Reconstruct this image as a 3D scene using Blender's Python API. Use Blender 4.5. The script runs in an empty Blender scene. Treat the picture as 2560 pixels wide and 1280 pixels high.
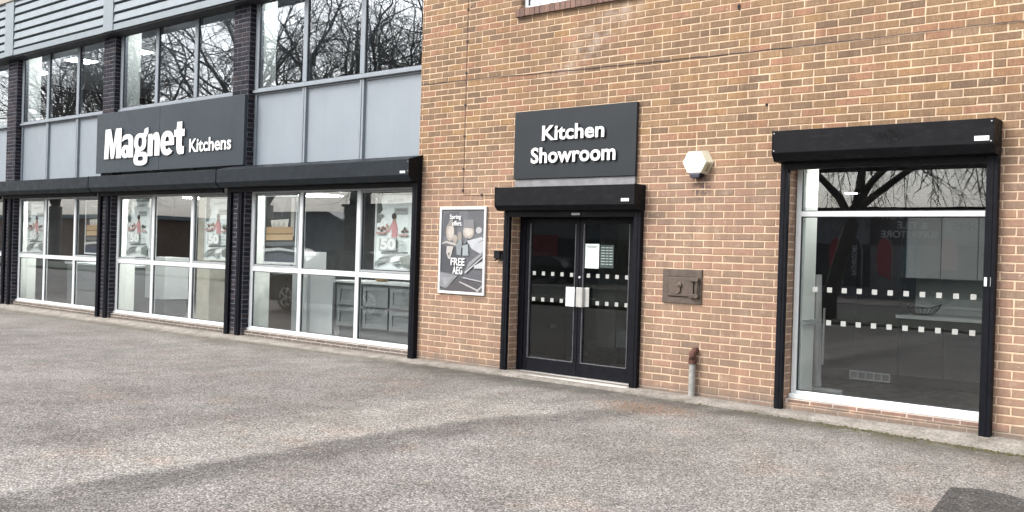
import bpy, math, random
from mathutils import Vector, Matrix
random.seed(7)
R_ = math.radians
D = bpy.data
scn = bpy.context.scene
COL = scn.collection

# ------------------------------------------------------------------ camera
cam_d = D.cameras.new("camera"); cam = D.objects.new("camera", cam_d); COL.objects.link(cam)
CP = Vector((5.5677, -8.8863, 1.3840))
yaw, pit, rol = 0.698155, -0.0032325, 0.0304509
F = Vector((-math.sin(yaw)*math.cos(pit), math.cos(yaw)*math.cos(pit), math.sin(pit)))
Rv = Vector((math.cos(yaw), math.sin(yaw), 0)); Uv = Rv.cross(F)
R2 = Rv*math.cos(rol) + Uv*math.sin(rol); U2 = -Rv*math.sin(rol) + Uv*math.cos(rol)
m = Matrix((R2, U2, -F)).transposed().to_4x4(); m.translation = CP
cam.matrix_world = m
cam_d.sensor_width = 36; cam_d.lens = 36*2415.4/2560; cam_d.clip_start = 0.05; cam_d.clip_end = 2000
scn.camera = cam
# ------------------------------------------------------------------ light
SUN_EL, SUN_AZ = R_(46), R_(208)      # azimuth measured from +y clockwise
w = D.worlds.new("World"); scn.world = w; w.use_nodes = True
nt = w.node_tree; nt.nodes.clear()
sky = nt.nodes.new('ShaderNodeTexSky'); sky.sky_type = 'NISHITA'; sky.sun_disc = False
sky.sun_elevation = SUN_EL; sky.sun_rotation = SUN_AZ; sky.dust_density = 4.0; sky.air_density = 1.0; sky.ozone_density = 1.0
hs = nt.nodes.new('ShaderNodeHueSaturation'); hs.inputs['Saturation'].default_value = 0.34
bg = nt.nodes.new('ShaderNodeBackground'); bg.inputs['Strength'].default_value = 0.15
wo = nt.nodes.new('ShaderNodeOutputWorld')
nt.links.new(sky.outputs[0], hs.inputs['Color']); nt.links.new(hs.outputs[0], bg.inputs['Color']); nt.links.new(bg.outputs[0], wo.inputs['Surface'])
sd = D.lights.new("sun", 'SUN'); sd.energy = 0.5; sd.angle = R_(30); sd.color = (1.0, 0.96, 0.91)
sun = D.objects.new("sun", sd); COL.objects.link(sun)
sdir = Vector((math.sin(SUN_AZ)*math.cos(SUN_EL), math.cos(SUN_AZ)*math.cos(SUN_EL), math.sin(SUN_EL)))
sun.rotation_euler = sdir.to_track_quat('Z', 'Y').to_euler()
scn.view_settings.view_transform = 'Standard'; scn.view_settings.look = 'None'
scn.view_settings.exposure = 1.6; scn.view_settings.gamma = 1.0

# ------------------------------------------------------------------ materials
def nodes(name):
    mt = D.materials.new(name); mt.use_nodes = True
    n = mt.node_tree; n.nodes.clear()
    out = n.nodes.new('ShaderNodeOutputMaterial'); b = n.nodes.new('ShaderNodeBsdfPrincipled')
    n.links.new(b.outputs[0], out.inputs[0]); return mt, n, b, out
def N(n, t, **kw):
    x = n.nodes.new(t)
    for k, v in kw.items():
        if k in x.inputs: x.inputs[k].default_value = v
        else: setattr(x, k, v)
    return x
def L(n, a, b): n.links.new(a, b)
def mixc(n, fac, a, b, mode='MIX'):
    x = n.nodes.new('ShaderNodeMix'); x.data_type = 'RGBA'; x.blend_type = mode
    for s, v in ((0, fac), (6, a), (7, b)):
        if hasattr(v, 'is_linked') or hasattr(v, 'links'): n.links.new(v, x.inputs[s])
        elif s == 0: x.inputs[0].default_value = v
        else: x.inputs[s].default_value = (*v, 1) if len(v) == 3 else v
    return x.outputs[2]
def mth(n, op, a, b=None, c=None, clamp=False):
    x = n.nodes.new('ShaderNodeMath'); x.operation = op; x.use_clamp = clamp
    for i, v in enumerate((a, b, c)):
        if v is None: continue
        if hasattr(v, 'links'): n.links.new(v, x.inputs[i])
        else: x.inputs[i].default_value = v
    return x.outputs[0]
def maprange(n, v, a, b, c=0.0, d=1.0, smooth=True):
    x = n.nodes.new('ShaderNodeMapRange'); x.interpolation_type = 'SMOOTHSTEP' if smooth else 'LINEAR'
    n.links.new(v, x.inputs[0])
    for i, q in zip((1, 2, 3, 4), (a, b, c, d)): x.inputs[i].default_value = q
    return x.outputs[0]
def noise(n, vec, scale, detail=4, rough=0.55, dist=0.0):
    x = N(n, 'ShaderNodeTexNoise', Scale=scale, Detail=detail, Roughness=rough, Distortion=dist)
    if vec is not None: n.links.new(vec, x.inputs['Vector'])
    return x.outputs[0]
def ramp(n, v, stops, interp='LINEAR'):
    x = n.nodes.new('ShaderNodeValToRGB'); x.color_ramp.interpolation = interp
    e = x.color_ramp.elements
    while len(e) > 1: e.remove(e[-1])
    for i, (p, c) in enumerate(stops):
        q = e[0] if i == 0 else e.new(p)
        q.position = p; q.color = (*c, 1) if len(c) == 3 else c
    n.links.new(v, x.inputs[0]); return x.outputs[0]
def bump(n, h, strength, dist, bsdf):
    x = N(n, 'ShaderNodeBump', Strength=strength, Distance=dist); n.links.new(h, x.inputs['Height']); n.links.new(x.outputs[0], bsdf.inputs['Normal'])
def coord(n):
    g = n.nodes.new('ShaderNodeNewGeometry'); return g.outputs['Position']   # world-space position on the real surface
def scaled(n, v, s):
    x = n.nodes.new('ShaderNodeVectorMath'); x.operation = 'MULTIPLY'; n.links.new(v, x.inputs[0]); x.inputs[1].default_value = s; return x.outputs[0]
KA = .76     # overall reflectance level of painted and printed surfaces
def simple(name, base, rough=0.5, metal=0.0, var=0.12, scale=6.0, bmp=0.0, bscale=60, spec=0.5, streak=0.0, dirt=None):
    mt, n, b, o = nodes(name); P = coord(n)
    f = noise(n, P, scale, 6, 0.6); base = tuple(x*KA for x in base)
    dirt = tuple(x*KA for x in dirt) if dirt else None
    lo = tuple(c*(1-var) for c in base); hi = tuple(min(1, c*(1+var)) for c in base)
    c = ramp(n, f, [(0.3, lo), (0.7, hi)])
    if streak:
        s = noise(n, scaled(n, P, (14, 14, 0.7)), 1.0, 5, 0.65)
        c = mixc(n, maprange(n, s, 0.45, 0.75, 0, streak), c, dirt or tuple(x*0.55 for x in base))
    L(n, c, b.inputs['Base Color'])
    b.inputs['Metallic'].default_value = metal; b.inputs['Specular IOR Level'].default_value = spec
    L(n, maprange(n, noise(n, P, scale*2.3, 5, 0.7), 0.25, 0.75, max(0.02, rough-0.1), min(1, rough+0.12)), b.inputs['Roughness'])
    if bmp: bump(n, noise(n, P, bscale, 4, 0.6), bmp, 0.004, b)
    return mt

def brick_mat(name, palette, mortar=None, wash=True):
    mt, n, b, o = nodes(name); P = coord(n)
    at = n.nodes.new('ShaderNodeAttribute'); at.attribute_name = 'brk'
    sp = n.nodes.new('ShaderNodeSeparateColor'); L(n, at.outputs['Color'], sp.inputs[0])
    r1, r2, r3 = sp.outputs[0], sp.outputs[1], sp.outputs[2]
    c = ramp(n, r1, palette)
    sx = n.nodes.new('ShaderNodeSeparateXYZ'); L(n, P, sx.inputs[0])
    fine = noise(n, scaled(n, P, (1.6, 1.6, .6)), 95, 5, 0.7)
    med = noise(n, P, 16, 5, 0.65)
    drag = noise(n, scaled(n, P, (1.0, 1.0, .18)), 60, 3, 0.6)
    c = mixc(n, 1.0, c, ramp(n, fine, [(0.25, (.66, .64, .62)), (0.75, (1.28, 1.27, 1.25))]), 'MULTIPLY')
    c = mixc(n, 1.0, c, ramp(n, drag, [(0.3, (.82, .80, .78)), (0.7, (1.16, 1.16, 1.16))]), 'MULTIPLY')
    c = mixc(n, mth(n, 'MULTIPLY', maprange(n, r2, 0.0, 1.0, 0, .32), maprange(n, med, .45, .62)), c, palette[0][1])
    if wash:
        # cement-rich, pinker bricks in the lower storey (a real change of brick batch)
        low = maprange(n, mth(n, 'ADD', sx.outputs[2], mth(n, 'MULTIPLY', noise(n, P, 1.1, 3), 1.2)), 2.7, 3.4, 1, 0)
        pk = mixc(n, mth(n, 'MULTIPLY', low, .62), c, mixc(n, r3, (.215, .162, .125), (.320, .195, .148)))
        c = pk
        patchy = mth(n, 'MULTIPLY', maprange(n, noise(n, P, 9, 4, .7), .53, .68), mth(n, 'MULTIPLY', low, .5))
        c = mixc(n, patchy, c, (.36, .275, .21))
        sm = maprange(n, noise(n, P, 26, 5, .7), .60, .70)
        c = mixc(n, mth(n, 'MULTIPLY', sm, .55), c, (.46, .36, .275))
        # salt bloom running down from the first-floor sill
        u = mth(n, 'ADD', sx.outputs[0], mth(n, 'MULTIPLY', mth(n, 'SUBTRACT', sx.outputs[2], 3.7), -1.35))
        band = maprange(n, mth(n, 'ABSOLUTE', mth(n, 'ADD', u, .92)), .0, .45, 1, 0)
        zb = mth(n, 'MULTIPLY', maprange(n, sx.outputs[2], 3.35, 3.5), maprange(n, sx.outputs[2], 4.1, 4.3, 1, 0))
        eff = mth(n, 'MULTIPLY', mth(n, 'MULTIPLY', band, zb), maprange(n, noise(n, P, 7, 5, .7), .4, .65))
        c = mixc(n, mth(n, 'MULTIPLY', eff, .5), c, (.44, .38, .34))
        # soot below the alarm box
        dx = mth(n, 'DIVIDE', mth(n, 'SUBTRACT', sx.outputs[0], .64), .13); dz = mth(n, 'DIVIDE', mth(n, 'SUBTRACT', sx.outputs[2], 2.13), .17)
        dd = mth(n, 'ADD', mth(n, 'MULTIPLY', dx, dx), mth(n, 'MULTIPLY', dz, dz))
        so = mth(n, 'MULTIPLY', maprange(n, dd, .2, 1.1, 1, 0), maprange(n, noise(n, P, 22, 4), .35, .6))
        c = mixc(n, mth(n, 'MULTIPLY', so, .8), c, (.07, .05, .05))
    gr = noise(n, P, .8, 6, .65); st = noise(n, scaled(n, P, (5, 5, .35)), 1.0, 6, .7)
    c = mixc(n, 1.0, c, ramp(n, gr, [(.3, (.86, .86, .87)), (.65, (1.08, 1.07, 1.06))]), 'MULTIPLY')
    c = mixc(n, 1.0, c, ramp(n, st, [(.34, (.84, .83, .83)), (.6, (1.04, 1.04, 1.04))]), 'MULTIPLY')
    # rising damp / splash dirt right at the foot
    ft = maprange(n, mth(n, 'ADD', sx.outputs[2], mth(n, 'MULTIPLY', noise(n, P, 5, 4), .25)), .08, .24, 1, 0)
    c = mixc(n, mth(n, 'MULTIPLY', ft, .6), c, (.125, .108, .094))
    L(n, c, b.inputs['Base Color']); b.inputs['Roughness'].default_value = .88; b.inputs['Specular IOR Level'].default_value = .25
    bump(n, mth(n, 'ADD', fine, mth(n, 'MULTIPLY', noise(n, P, 260, 2), .6)), .45, .004, b)
    return mt
def mortar_mat(name, base, dark):
    mt, n, b, o = nodes(name); P = coord(n)
    sx = n.nodes.new('ShaderNodeSeparateXYZ'); L(n, P, sx.inputs[0])
    c = ramp(n, noise(n, P, 14, 6, .7), [(.3, tuple(x*.82 for x in base)), (.7, tuple(x*1.1 for x in base))])
    gr = noise(n, P, .8, 6, .65); st = noise(n, scaled(n, P, (5, 5, .35)), 1.0, 6, .7)
    c = mixc(n, 1.0, c, ramp(n, gr, [(.3, (.86, .86, .87)), (.65, (1.08, 1.07, 1.06))]), 'MULTIPLY')
    c = mixc(n, 1.0, c, ramp(n, st, [(.34, (.84, .83, .83)), (.6, (1.04, 1.04, 1.04))]), 'MULTIPLY')
    ft = maprange(n, mth(n, 'ADD', sx.outputs[2], mth(n, 'MULTIPLY', noise(n, P, 5, 4), .25)), .08, .26, 1, 0)
    c = mixc(n, mth(n, 'MULTIPLY', ft, .8), c, dark)
    L(n, c, b.inputs['Base Color']); b.inputs['Roughness'].default_value = .95; b.inputs['Specular IOR Level'].default_value = .1
    bump(n, noise(n, P, 150, 3), .5, .003, b); return mt
M = {}
M['brick'] = brick_mat('tan_brick', [(0, (.150, .105, .072)), (.10, (.180, .123, .080)), (.3, (.210, .140, .086)), (.5, (.242, .158, .092)), (.62, (.222, .155, .104)), (.75, (.265, .170, .088)), (.87, (.248, .144, .090)), (1, (.285, .162, .108))])
M['mortar'] = mortar_mat('cream_mortar', (.57, .43, .305), (.20, .182, .165))
M['dbrick'] = brick_mat('dark_brick', [(0, (.010, .010, .016)), (.4, (.018, .018, .026)), (.7, (.028, .025, .033)), (1, (.042, .032, .036))], None, wash=False)
M['dmortar'] = mortar_mat('grey_mortar', (.13, .138, .158), (.2, .19, .18))
M['gbrick'] = brick_mat('plinth_brick', [(0, (.15, .10, .085)), (.5, (.21, .135, .11)), (1, (.27, .165, .13))], None, wash=False)
M['dgbrick'] = brick_mat('dirty_plinth_brick', [(0, (.085, .075, .072)), (.5, (.12, .105, .10)), (1, (.155, .13, .12))], None, wash=False)
M['gmortar'] = mortar_mat('plinth_mortar', (.50, .44, .38), (.33, .30, .27))

def asphalt():
    mt, n, b, o = nodes('worn_asphalt'); P = coord(n)
    sx = n.nodes.new('ShaderNodeSeparateXYZ'); L(n, P, sx.inputs[0]); X, Y = sx.outputs[0], sx.outputs[1]
    v = N(n, 'ShaderNodeTexVoronoi', Scale=84.0, Randomness=1.0); L(n, P, v.inputs['Vector'])
    vc = n.nodes.new('ShaderNodeSeparateColor'); L(n, v.outputs['Color'], vc.inputs[0])
    chip = ramp(n, vc.outputs[0], [(0, (.095, .09, .085)), (.18, (.18, .172, .162)), (.5, (.275, .263, .247)), (.8, (.345, .33, .31)), (1, (.50, .485, .46))])
    gap = maprange(n, v.outputs['Distance'], .42, .75, 0, 1)
    c = mixc(n, mth(n, 'MULTIPLY', gap, .8), chip, (.085, .078, .075))
    f2 = noise(n, P, 28, 5, .75)
    c = mixc(n, 1.0, c, ramp(n, f2, [(.3, (.80, .79, .78)), (.7, (1.22, 1.22, 1.22))]), 'MULTIPLY')
    big = noise(n, P, .55, 5, .6, .4); mid = noise(n, scaled(n, P, (1, .8, 1)), 2.6, 5, .62)
    c = mixc(n, 1.0, c, ramp(n, big, [(.3, (.86, .84, .83)), (.5, (1, 1, 1)), (.7, (1.16, 1.17, 1.18))]), 'MULTIPLY')
    c = mixc(n, 1.0, c, ramp(n, mid, [(.33, (.80, .79, .79)), (.6, (1.08, 1.08, 1.08))]), 'MULTIPLY')
    # reddish aggregate showing in worn places
    red = maprange(n, noise(n, P, 1.5, 5, .65), .52, .72)
    c = mixc(n, mth(n, 'MULTIPLY', red, .55), c, mixc(n, 1.0, c, (1.14, .95, .86), 'MULTIPLY'))
    # damp run-off stain leading away from the door, with pale washed strip beside it
    wob = mth(n, 'MULTIPLY', mth(n, 'SUBTRACT', noise(n, scaled(n, P, (1, .6, 1)), 1.3, 4), .5), .45)
    bend = mth(n, 'MULTIPLY', maprange(n, Y, -3.2, -1.0), .42)
    u = mth(n, 'SUBTRACT', mth(n, 'ADD', X, wob), bend)
    st = mth(n, 'MULTIPLY', maprange(n, u, -.10, .05), maprange(n, u, .22, .60, 1, 0))
    st = mth(n, 'MULTIPLY', st, maprange(n, noise(n, scaled(n, P, (2.5, 1.2, 1)), 2.2, 6, .7), .30, .58, .45, 1.0))
    st = mth(n, 'MULTIPLY', st, mth(n, 'MULTIPLY', maprange(n, Y, -1.0, -.8, 1, 0), maprange(n, Y, -8.2, -6.4)))
    c = mixc(n, mth(n, 'MULTIPLY', st, .58), c, mixc(n, 1.0, c, (.32, .31, .31), 'MULTIPLY'))
    pl = mth(n, 'MULTIPLY', maprange(n, u, -1.25, -1.0), maprange(n, u, -.15, -.02, 1, 0))
    pl = mth(n, 'MULTIPLY', pl, maprange(n, Y, -2.0, -1.5, 1, 0))
    c = mixc(n, mth(n, 'MULTIPLY', pl, .40), c, mixc(n, 1.0, c, (1.5, 1.5, 1.46), 'MULTIPLY'))
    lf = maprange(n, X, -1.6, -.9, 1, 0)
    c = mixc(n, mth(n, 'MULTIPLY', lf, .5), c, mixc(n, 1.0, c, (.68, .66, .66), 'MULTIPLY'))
    # damp dirt along the foot of the kerb strip, moss at the right
    ky = mth(n, 'ADD', Y, mth(n, 'MULTIPLY', noise(n, P, 4, 4), .35))
    dk = mth(n, 'MULTIPLY', maprange(n, ky, -.85, -.25), maprange(n, noise(n, P, 3, 4), .3, .6, .55, 1))
    dk = mth(n, 'MULTIPLY', dk, maprange(n, X, -4.6, -3.2, .35, 1))
    c = mixc(n, mth(n, 'MULTIPLY', dk, .88), c, (.075, .068, .060))
    ms = mth(n, 'MULTIPLY', maprange(n, ky, -.42, -.2), maprange(n, noise(n, P, 13, 5, .7), .42, .6))
    ms = mth(n, 'MULTIPLY', ms, maprange(n, X, 0.6, 2.6))
    c = mixc(n, mth(n, 'MULTIPLY', ms, .75), c, (.10, .088, .035))
    # orange leaf litter by the door
    ex = mth(n, 'DIVIDE', mth(n, 'SUBTRACT', X, .62), .62); ey = mth(n, 'DIVIDE', mth(n, 'ADD', Y, .95), .42)
    ed = mth(n, 'ADD', mth(n, 'MULTIPLY', ex, ex), mth(n, 'MULTIPLY', ey, ey))
    lt = mth(n, 'MULTIPLY', maprange(n, ed, .1, 1.1, 1, 0), maprange(n, noise(n, P, 30, 4, .7), .46, .6))
    c = mixc(n, mth(n, 'MULTIPLY', lt, .7), c, (.24, .14, .08))
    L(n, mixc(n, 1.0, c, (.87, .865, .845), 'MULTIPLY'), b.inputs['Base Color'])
    b.inputs['Roughness'].default_value = .9; b.inputs['Specular IOR Level'].default_value = .25
    h = mth(n, 'SUBTRACT', mth(n, 'MULTIPLY', f2, .5), v.outputs['Distance'])
    bump(n, h, .55, .007, b); return mt
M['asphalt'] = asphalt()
def patch_mat():
    mt, n, b, o = nodes('patch_asphalt'); P = coord(n); v = N(n, 'ShaderNodeTexVoronoi', Scale=95.0); L(n, P, v.inputs['Vector'])
    vc = n.nodes.new('ShaderNodeSeparateColor'); L(n, v.outputs['Color'], vc.inputs[0])
    c = ramp(n, vc.outputs[0], [(0, (.030, .029, .028)), (.6, (.062, .060, .058)), (.9, (.10, .098, .095)), (1, (.19, .185, .18))])
    c = mixc(n, 1.0, c, ramp(n, noise(n, P, 5, 6, .7), [(.3, (.75, .74, .73)), (.7, (1.3, 1.28, 1.25))]), 'MULTIPLY')
    L(n, c, b.inputs['Base Color']); b.inputs['Roughness'].default_value = .92; b.inputs['Specular IOR Level'].default_value = .2
    bump(n, v.outputs['Distance'], .7, .006, b); return mt
M['patch'] = patch_mat()
M['concrete'] = simple('concrete_strip', (.265, .25, .228), .92, var=.45, scale=14, bmp=.5, bscale=40, streak=0)
def strip_mat():
    mt, n, b, o = nodes('rough_concrete_strip'); P = coord(n); sx = n.nodes.new('ShaderNodeSeparateXYZ'); L(n, P, sx.inputs[0])
    f = noise(n, P, 38, 6, .75); g = noise(n, P, 5, 6, .7)
    c = ramp(n, f, [(.3, (.13, .12, .105)), (.5, (.225, .21, .19)), (.7, (.33, .315, .29))])
    c = mixc(n, 1.0, c, ramp(n, g, [(.32, (.62, .60, .57)), (.6, (1.12, 1.1, 1.08))]), 'MULTIPLY')
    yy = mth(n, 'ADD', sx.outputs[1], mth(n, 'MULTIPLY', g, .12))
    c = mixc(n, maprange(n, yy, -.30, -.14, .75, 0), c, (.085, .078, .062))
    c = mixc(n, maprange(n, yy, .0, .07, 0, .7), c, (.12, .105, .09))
    L(n, c, b.inputs['Base Color']); b.inputs['Roughness'].default_value = .95; b.inputs['Specular IOR Level'].default_value = .15
    bump(n, f, .9, .012, b); return mt
M['strip'] = strip_mat()
M['slab'] = simple('pale_step_concrete', (.58, .56, .52), .9, var=.2, scale=12, bmp=.4, bscale=60)
def smudged(name='black_powder_coat_worn', lo=(.0050, .0053, .0066), hi=(.0084, .0088, .0105)):
    mt, n, b, o = nodes(name); P = coord(n); sx = n.nodes.new('ShaderNodeSeparateXYZ'); L(n, P, sx.inputs[0])
    c = ramp(n, noise(n, P, 9, 6, .6), [(.3, lo), (.7, hi)])
    dust = maprange(n, noise(n, scaled(n, P, (3, 3, 12)), 2.2, 6, .7), .50, .78, 0, .55)
    c = mixc(n, dust, c, (.030, .030, .032))
    # fine scratches and run marks
    sc = maprange(n, noise(n, scaled(n, P, (9, 9, 70)), 3.0, 3, .5), .66, .72, 0, .35); c = mixc(n, sc, c, (.05, .05, .052))
    # oily hand-mark in the middle of the right-hand box
    dx = mth(n, 'DIVIDE', mth(n, 'SUBTRACT', sx.outputs[0], 2.62), .2); dz = mth(n, 'DIVIDE', mth(n, 'SUBTRACT', sx.outputs[2], 2.52), .075)
    dd = mth(n, 'ADD', mth(n, 'MULTIPLY', dx, dx), mth(n, 'MULTIPLY', dz, dz))
    sm = mth(n, 'MULTIPLY', maprange(n, dd, .1, 1.2, 1, 0), maprange(n, noise(n, P, 24, 4), .4, .6)); c = mixc(n, mth(n, 'MULTIPLY', sm, .85), c, (.001, .001, .001))
    L(n, c, b.inputs['Base Color']); b.inputs['Specular IOR Level'].default_value = .10
    L(n, maprange(n, noise(n, P, 6, 5, .7), .3, .7, .38, .62), b.inputs['Roughness'])
    bump(n, noise(n, scaled(n, P, (1, 1, .3)), 2.5, 2), .12, .02, b); return mt
M['black'] = smudged(); M['blacklit'] = smudged('black_coat_lit', (.014, .0175, .021), (.021, .026, .031))  # second is the same coat, with brighter light on left boxes put into colour
M['rail'] = simple('navy_black_rail', (.007, .0078, .0115), .45, var=.35, scale=12, spec=.12)
M['black2'] = simple('matt_black', (.005, .005, .007), .55, var=.2, spec=.2)
M['white'] = simple('white_frame_paint', (.72, .75, .76), .42, var=.05, scale=8, streak=.25, dirt=(.45, .47, .47))
M['gframe'] = simple('grey_frame_paint', (.26, .295, .33), .45, var=.07, streak=.3, dirt=(.14, .16, .18))
M['spandrel'] = simple('grey_spandrel', (.275, .315, .355), .4, var=.05, scale=1.2, streak=.12, dirt=(.19, .22, .25))
M['clad'] = simple('pale_cladding', (.25, .295, .32), .5, var=.06, scale=2, streak=.25, dirt=(.18, .21, .23))
M['gap'] = simple('gasket_black', (.02, .022, .026), .7)
M['sign'] = simple('slate_sign_board', (.027, .032, .037), .42, var=.10, scale=1.5, streak=.15, dirt=(.03, .04, .048), spec=.2)
M['signlit'] = simple('slate_sign_board_lit', (.040, .052, .062), .42, var=.08, scale=1.5, streak=.2, dirt=(.05, .066, .078), spec=.25)  # sign slate made bluer and lighter; grazing sky reflection put into base colour
M['letter'] = simple('white_acrylic', (.86, .87, .87), .35, var=.02)
M['lside'] = simple('letter_return', (.10, .10, .11), .5)
M['steel'] = simple('brushed_steel', (.62, .62, .60), .35, metal=.6, var=.08)
M['safe'] = simple('bronze_grey_paint', (.115, .088, .070), .5, metal=.35, var=.28, scale=14, bmp=.2)
M['rust'] = simple('rusty_iron', (.10, .038, .028), .8, var=.45, scale=30, bmp=.6)
M['galv'] = simple('galvanised', (.36, .36, .34), .7, metal=.2, var=.3, scale=26, bmp=.3)
M['alarm'] = simple('alarm_plastic', (.84, .83, .76), .45, var=.03)
M['alarmside'] = simple('alarm_plastic_cream', (.78, .73, .55), .5, var=.05)
M['cable'] = simple('dark_cable', (.06, .045, .045), .6)
M['plaster'] = simple('interior_plaster', (.80, .84, .80), .8, var=.03)
M['ceil'] = simple('ceiling_tile', (.75, .78, .80), .9, var=.05)
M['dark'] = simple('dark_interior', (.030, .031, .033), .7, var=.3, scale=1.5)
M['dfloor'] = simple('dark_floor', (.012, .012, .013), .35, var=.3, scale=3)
M['cabg'] = simple('grey_cabinet', (.16, .17, .18), .5, var=.05)
M['cabd'] = simple('graphite_cabinet', (.010, .010, .013), .4, var=.1)
M['cabw'] = simple('pale_cabinet', (.50, .53, .54), .4, var=.04)
M['splash'] = simple('pale_splashback', (.42, .47, .46), .5, var=.06)
M['frosty'] = simple('frosted_sticker', (.40, .41, .39), .7, var=.06, scale=40)
M['paper'] = simple('white_paper', (.80, .88, .86), .8, var=.02)
M['steelw'] = simple('white_metal_wire', (.45, .46, .46), .5)
M['wood'] = simple('crate_wood', (.48, .33, .19), .7, var=.3, scale=12)
M['bark'] = simple('bark', (.07, .06, .052), .9, var=.35, scale=8)
M['hedge'] = simple('grass_mat', (.055, .065, .035), .95, var=.5, scale=7, bmp=.6, bscale=20)
M['navy'] = simple('navy_panel', (.012, .016, .032), .5)
M['red'] = simple('red_print', (.45, .06, .08), .6)
M['teal'] = simple('teal_print', (.08, .26, .27), .6)
M['pink'] = simple('pink_print', (.62, .30, .32), .6)
M['glasshop'] = simple('shop_dark_glass', (.05, .06, .07), .15)
M['bluecl'] = simple('blue_grey_sheet', (.09, .13, .155), .5, var=.1)
M['bluerf'] = simple('blue_grey_roof', (.20, .25, .28), .5, var=.1)
M['bblock'] = simple('brown_brick_far', (.17, .10, .065), .9, var=.25, scale=5)
M['paint'] = simple('dark_car_paint', (.025, .03, .035), .15, metal=.4, var=.05)
M['tyre'] = simple('tyre_rubber', (.015, .015, .015), .8)
M['rim'] = simple('alloy_rim', (.55, .56, .58), .3, metal=.8)
def emis(name, c, s):
    mt, n, b, o = nodes(name); b.inputs['Base Color'].default_value = (*c, 1)
    b.inputs['Emission Color'].default_value = (*c, 1); b.inputs['Emission Strength'].default_value = s; return mt
M['lamp'] = emis('lit_panel', (1, .99, .95), 16.0)
M['lampg'] = emis('lit_shop_panel', (1, .99, .95), 42.0)
M['lampd'] = emis('lit_display_panel', (1, .99, .95), 9.0)
def glass(name, boost, tint=(.93, .96, .95), wave=.02):
    mt = D.materials.new(name); mt.use_nodes = True; n = mt.node_tree; n.nodes.clear()
    o = n.nodes.new('ShaderNodeOutputMaterial'); t = N(n, 'ShaderNodeBsdfTransparent'); t.inputs[0].default_value = (*tint, 1)
    g = N(n, 'ShaderNodeBsdfGlossy', Roughness=0.0); g.inputs[0].default_value = (.96, .98, 1, 1)
    x = n.nodes.new('ShaderNodeMixShader'); gm_ = n.nodes.new('ShaderNodeNewGeometry'); dt = n.nodes.new('ShaderNodeVectorMath'); dt.operation = 'DOT_PRODUCT'
    L(n, gm_.outputs['Incoming'], dt.inputs[0]); L(n, gm_.outputs['Normal'], dt.inputs[1])
    ic = mth(n, 'SUBTRACT', 1.0, mth(n, 'ABSOLUTE', dt.outputs['Value']))     # Schlick, same from both faces of the pane
    fr = mth(n, 'ADD', boost, mth(n, 'MULTIPLY', mth(n, 'POWER', ic, 4.0), 1.0-boost))
    P = coord(n)
    bp = N(n, 'ShaderNodeBump', Strength=wave, Distance=.02); L(n, noise(n, scaled(n, P, (1, 1, .8)), 1.6, 2, .4), bp.inputs['Height'])
    L(n, bp.outputs[0], g.inputs['Normal'])
    L(n, fr, x.inputs[0]); L(n, t.outputs[0], x.inputs[1]); L(n, g.outputs[0], x.inputs[2]); L(n, x.outputs[0], o.inputs[0])
    return mt
M['glass'] = glass('window_glass', .078, tint=(.97, .985, .98))
M['glassr'] = glass('display_window_glass', .066, tint=(.97, .985, .98))
M['glassu'] = glass('upper_window_glass', .20, tint=(.94, .97, .985), wave=.03)
M['glassd'] = glass('door_glass', .04, tint=(.75, .78, .78))

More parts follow.
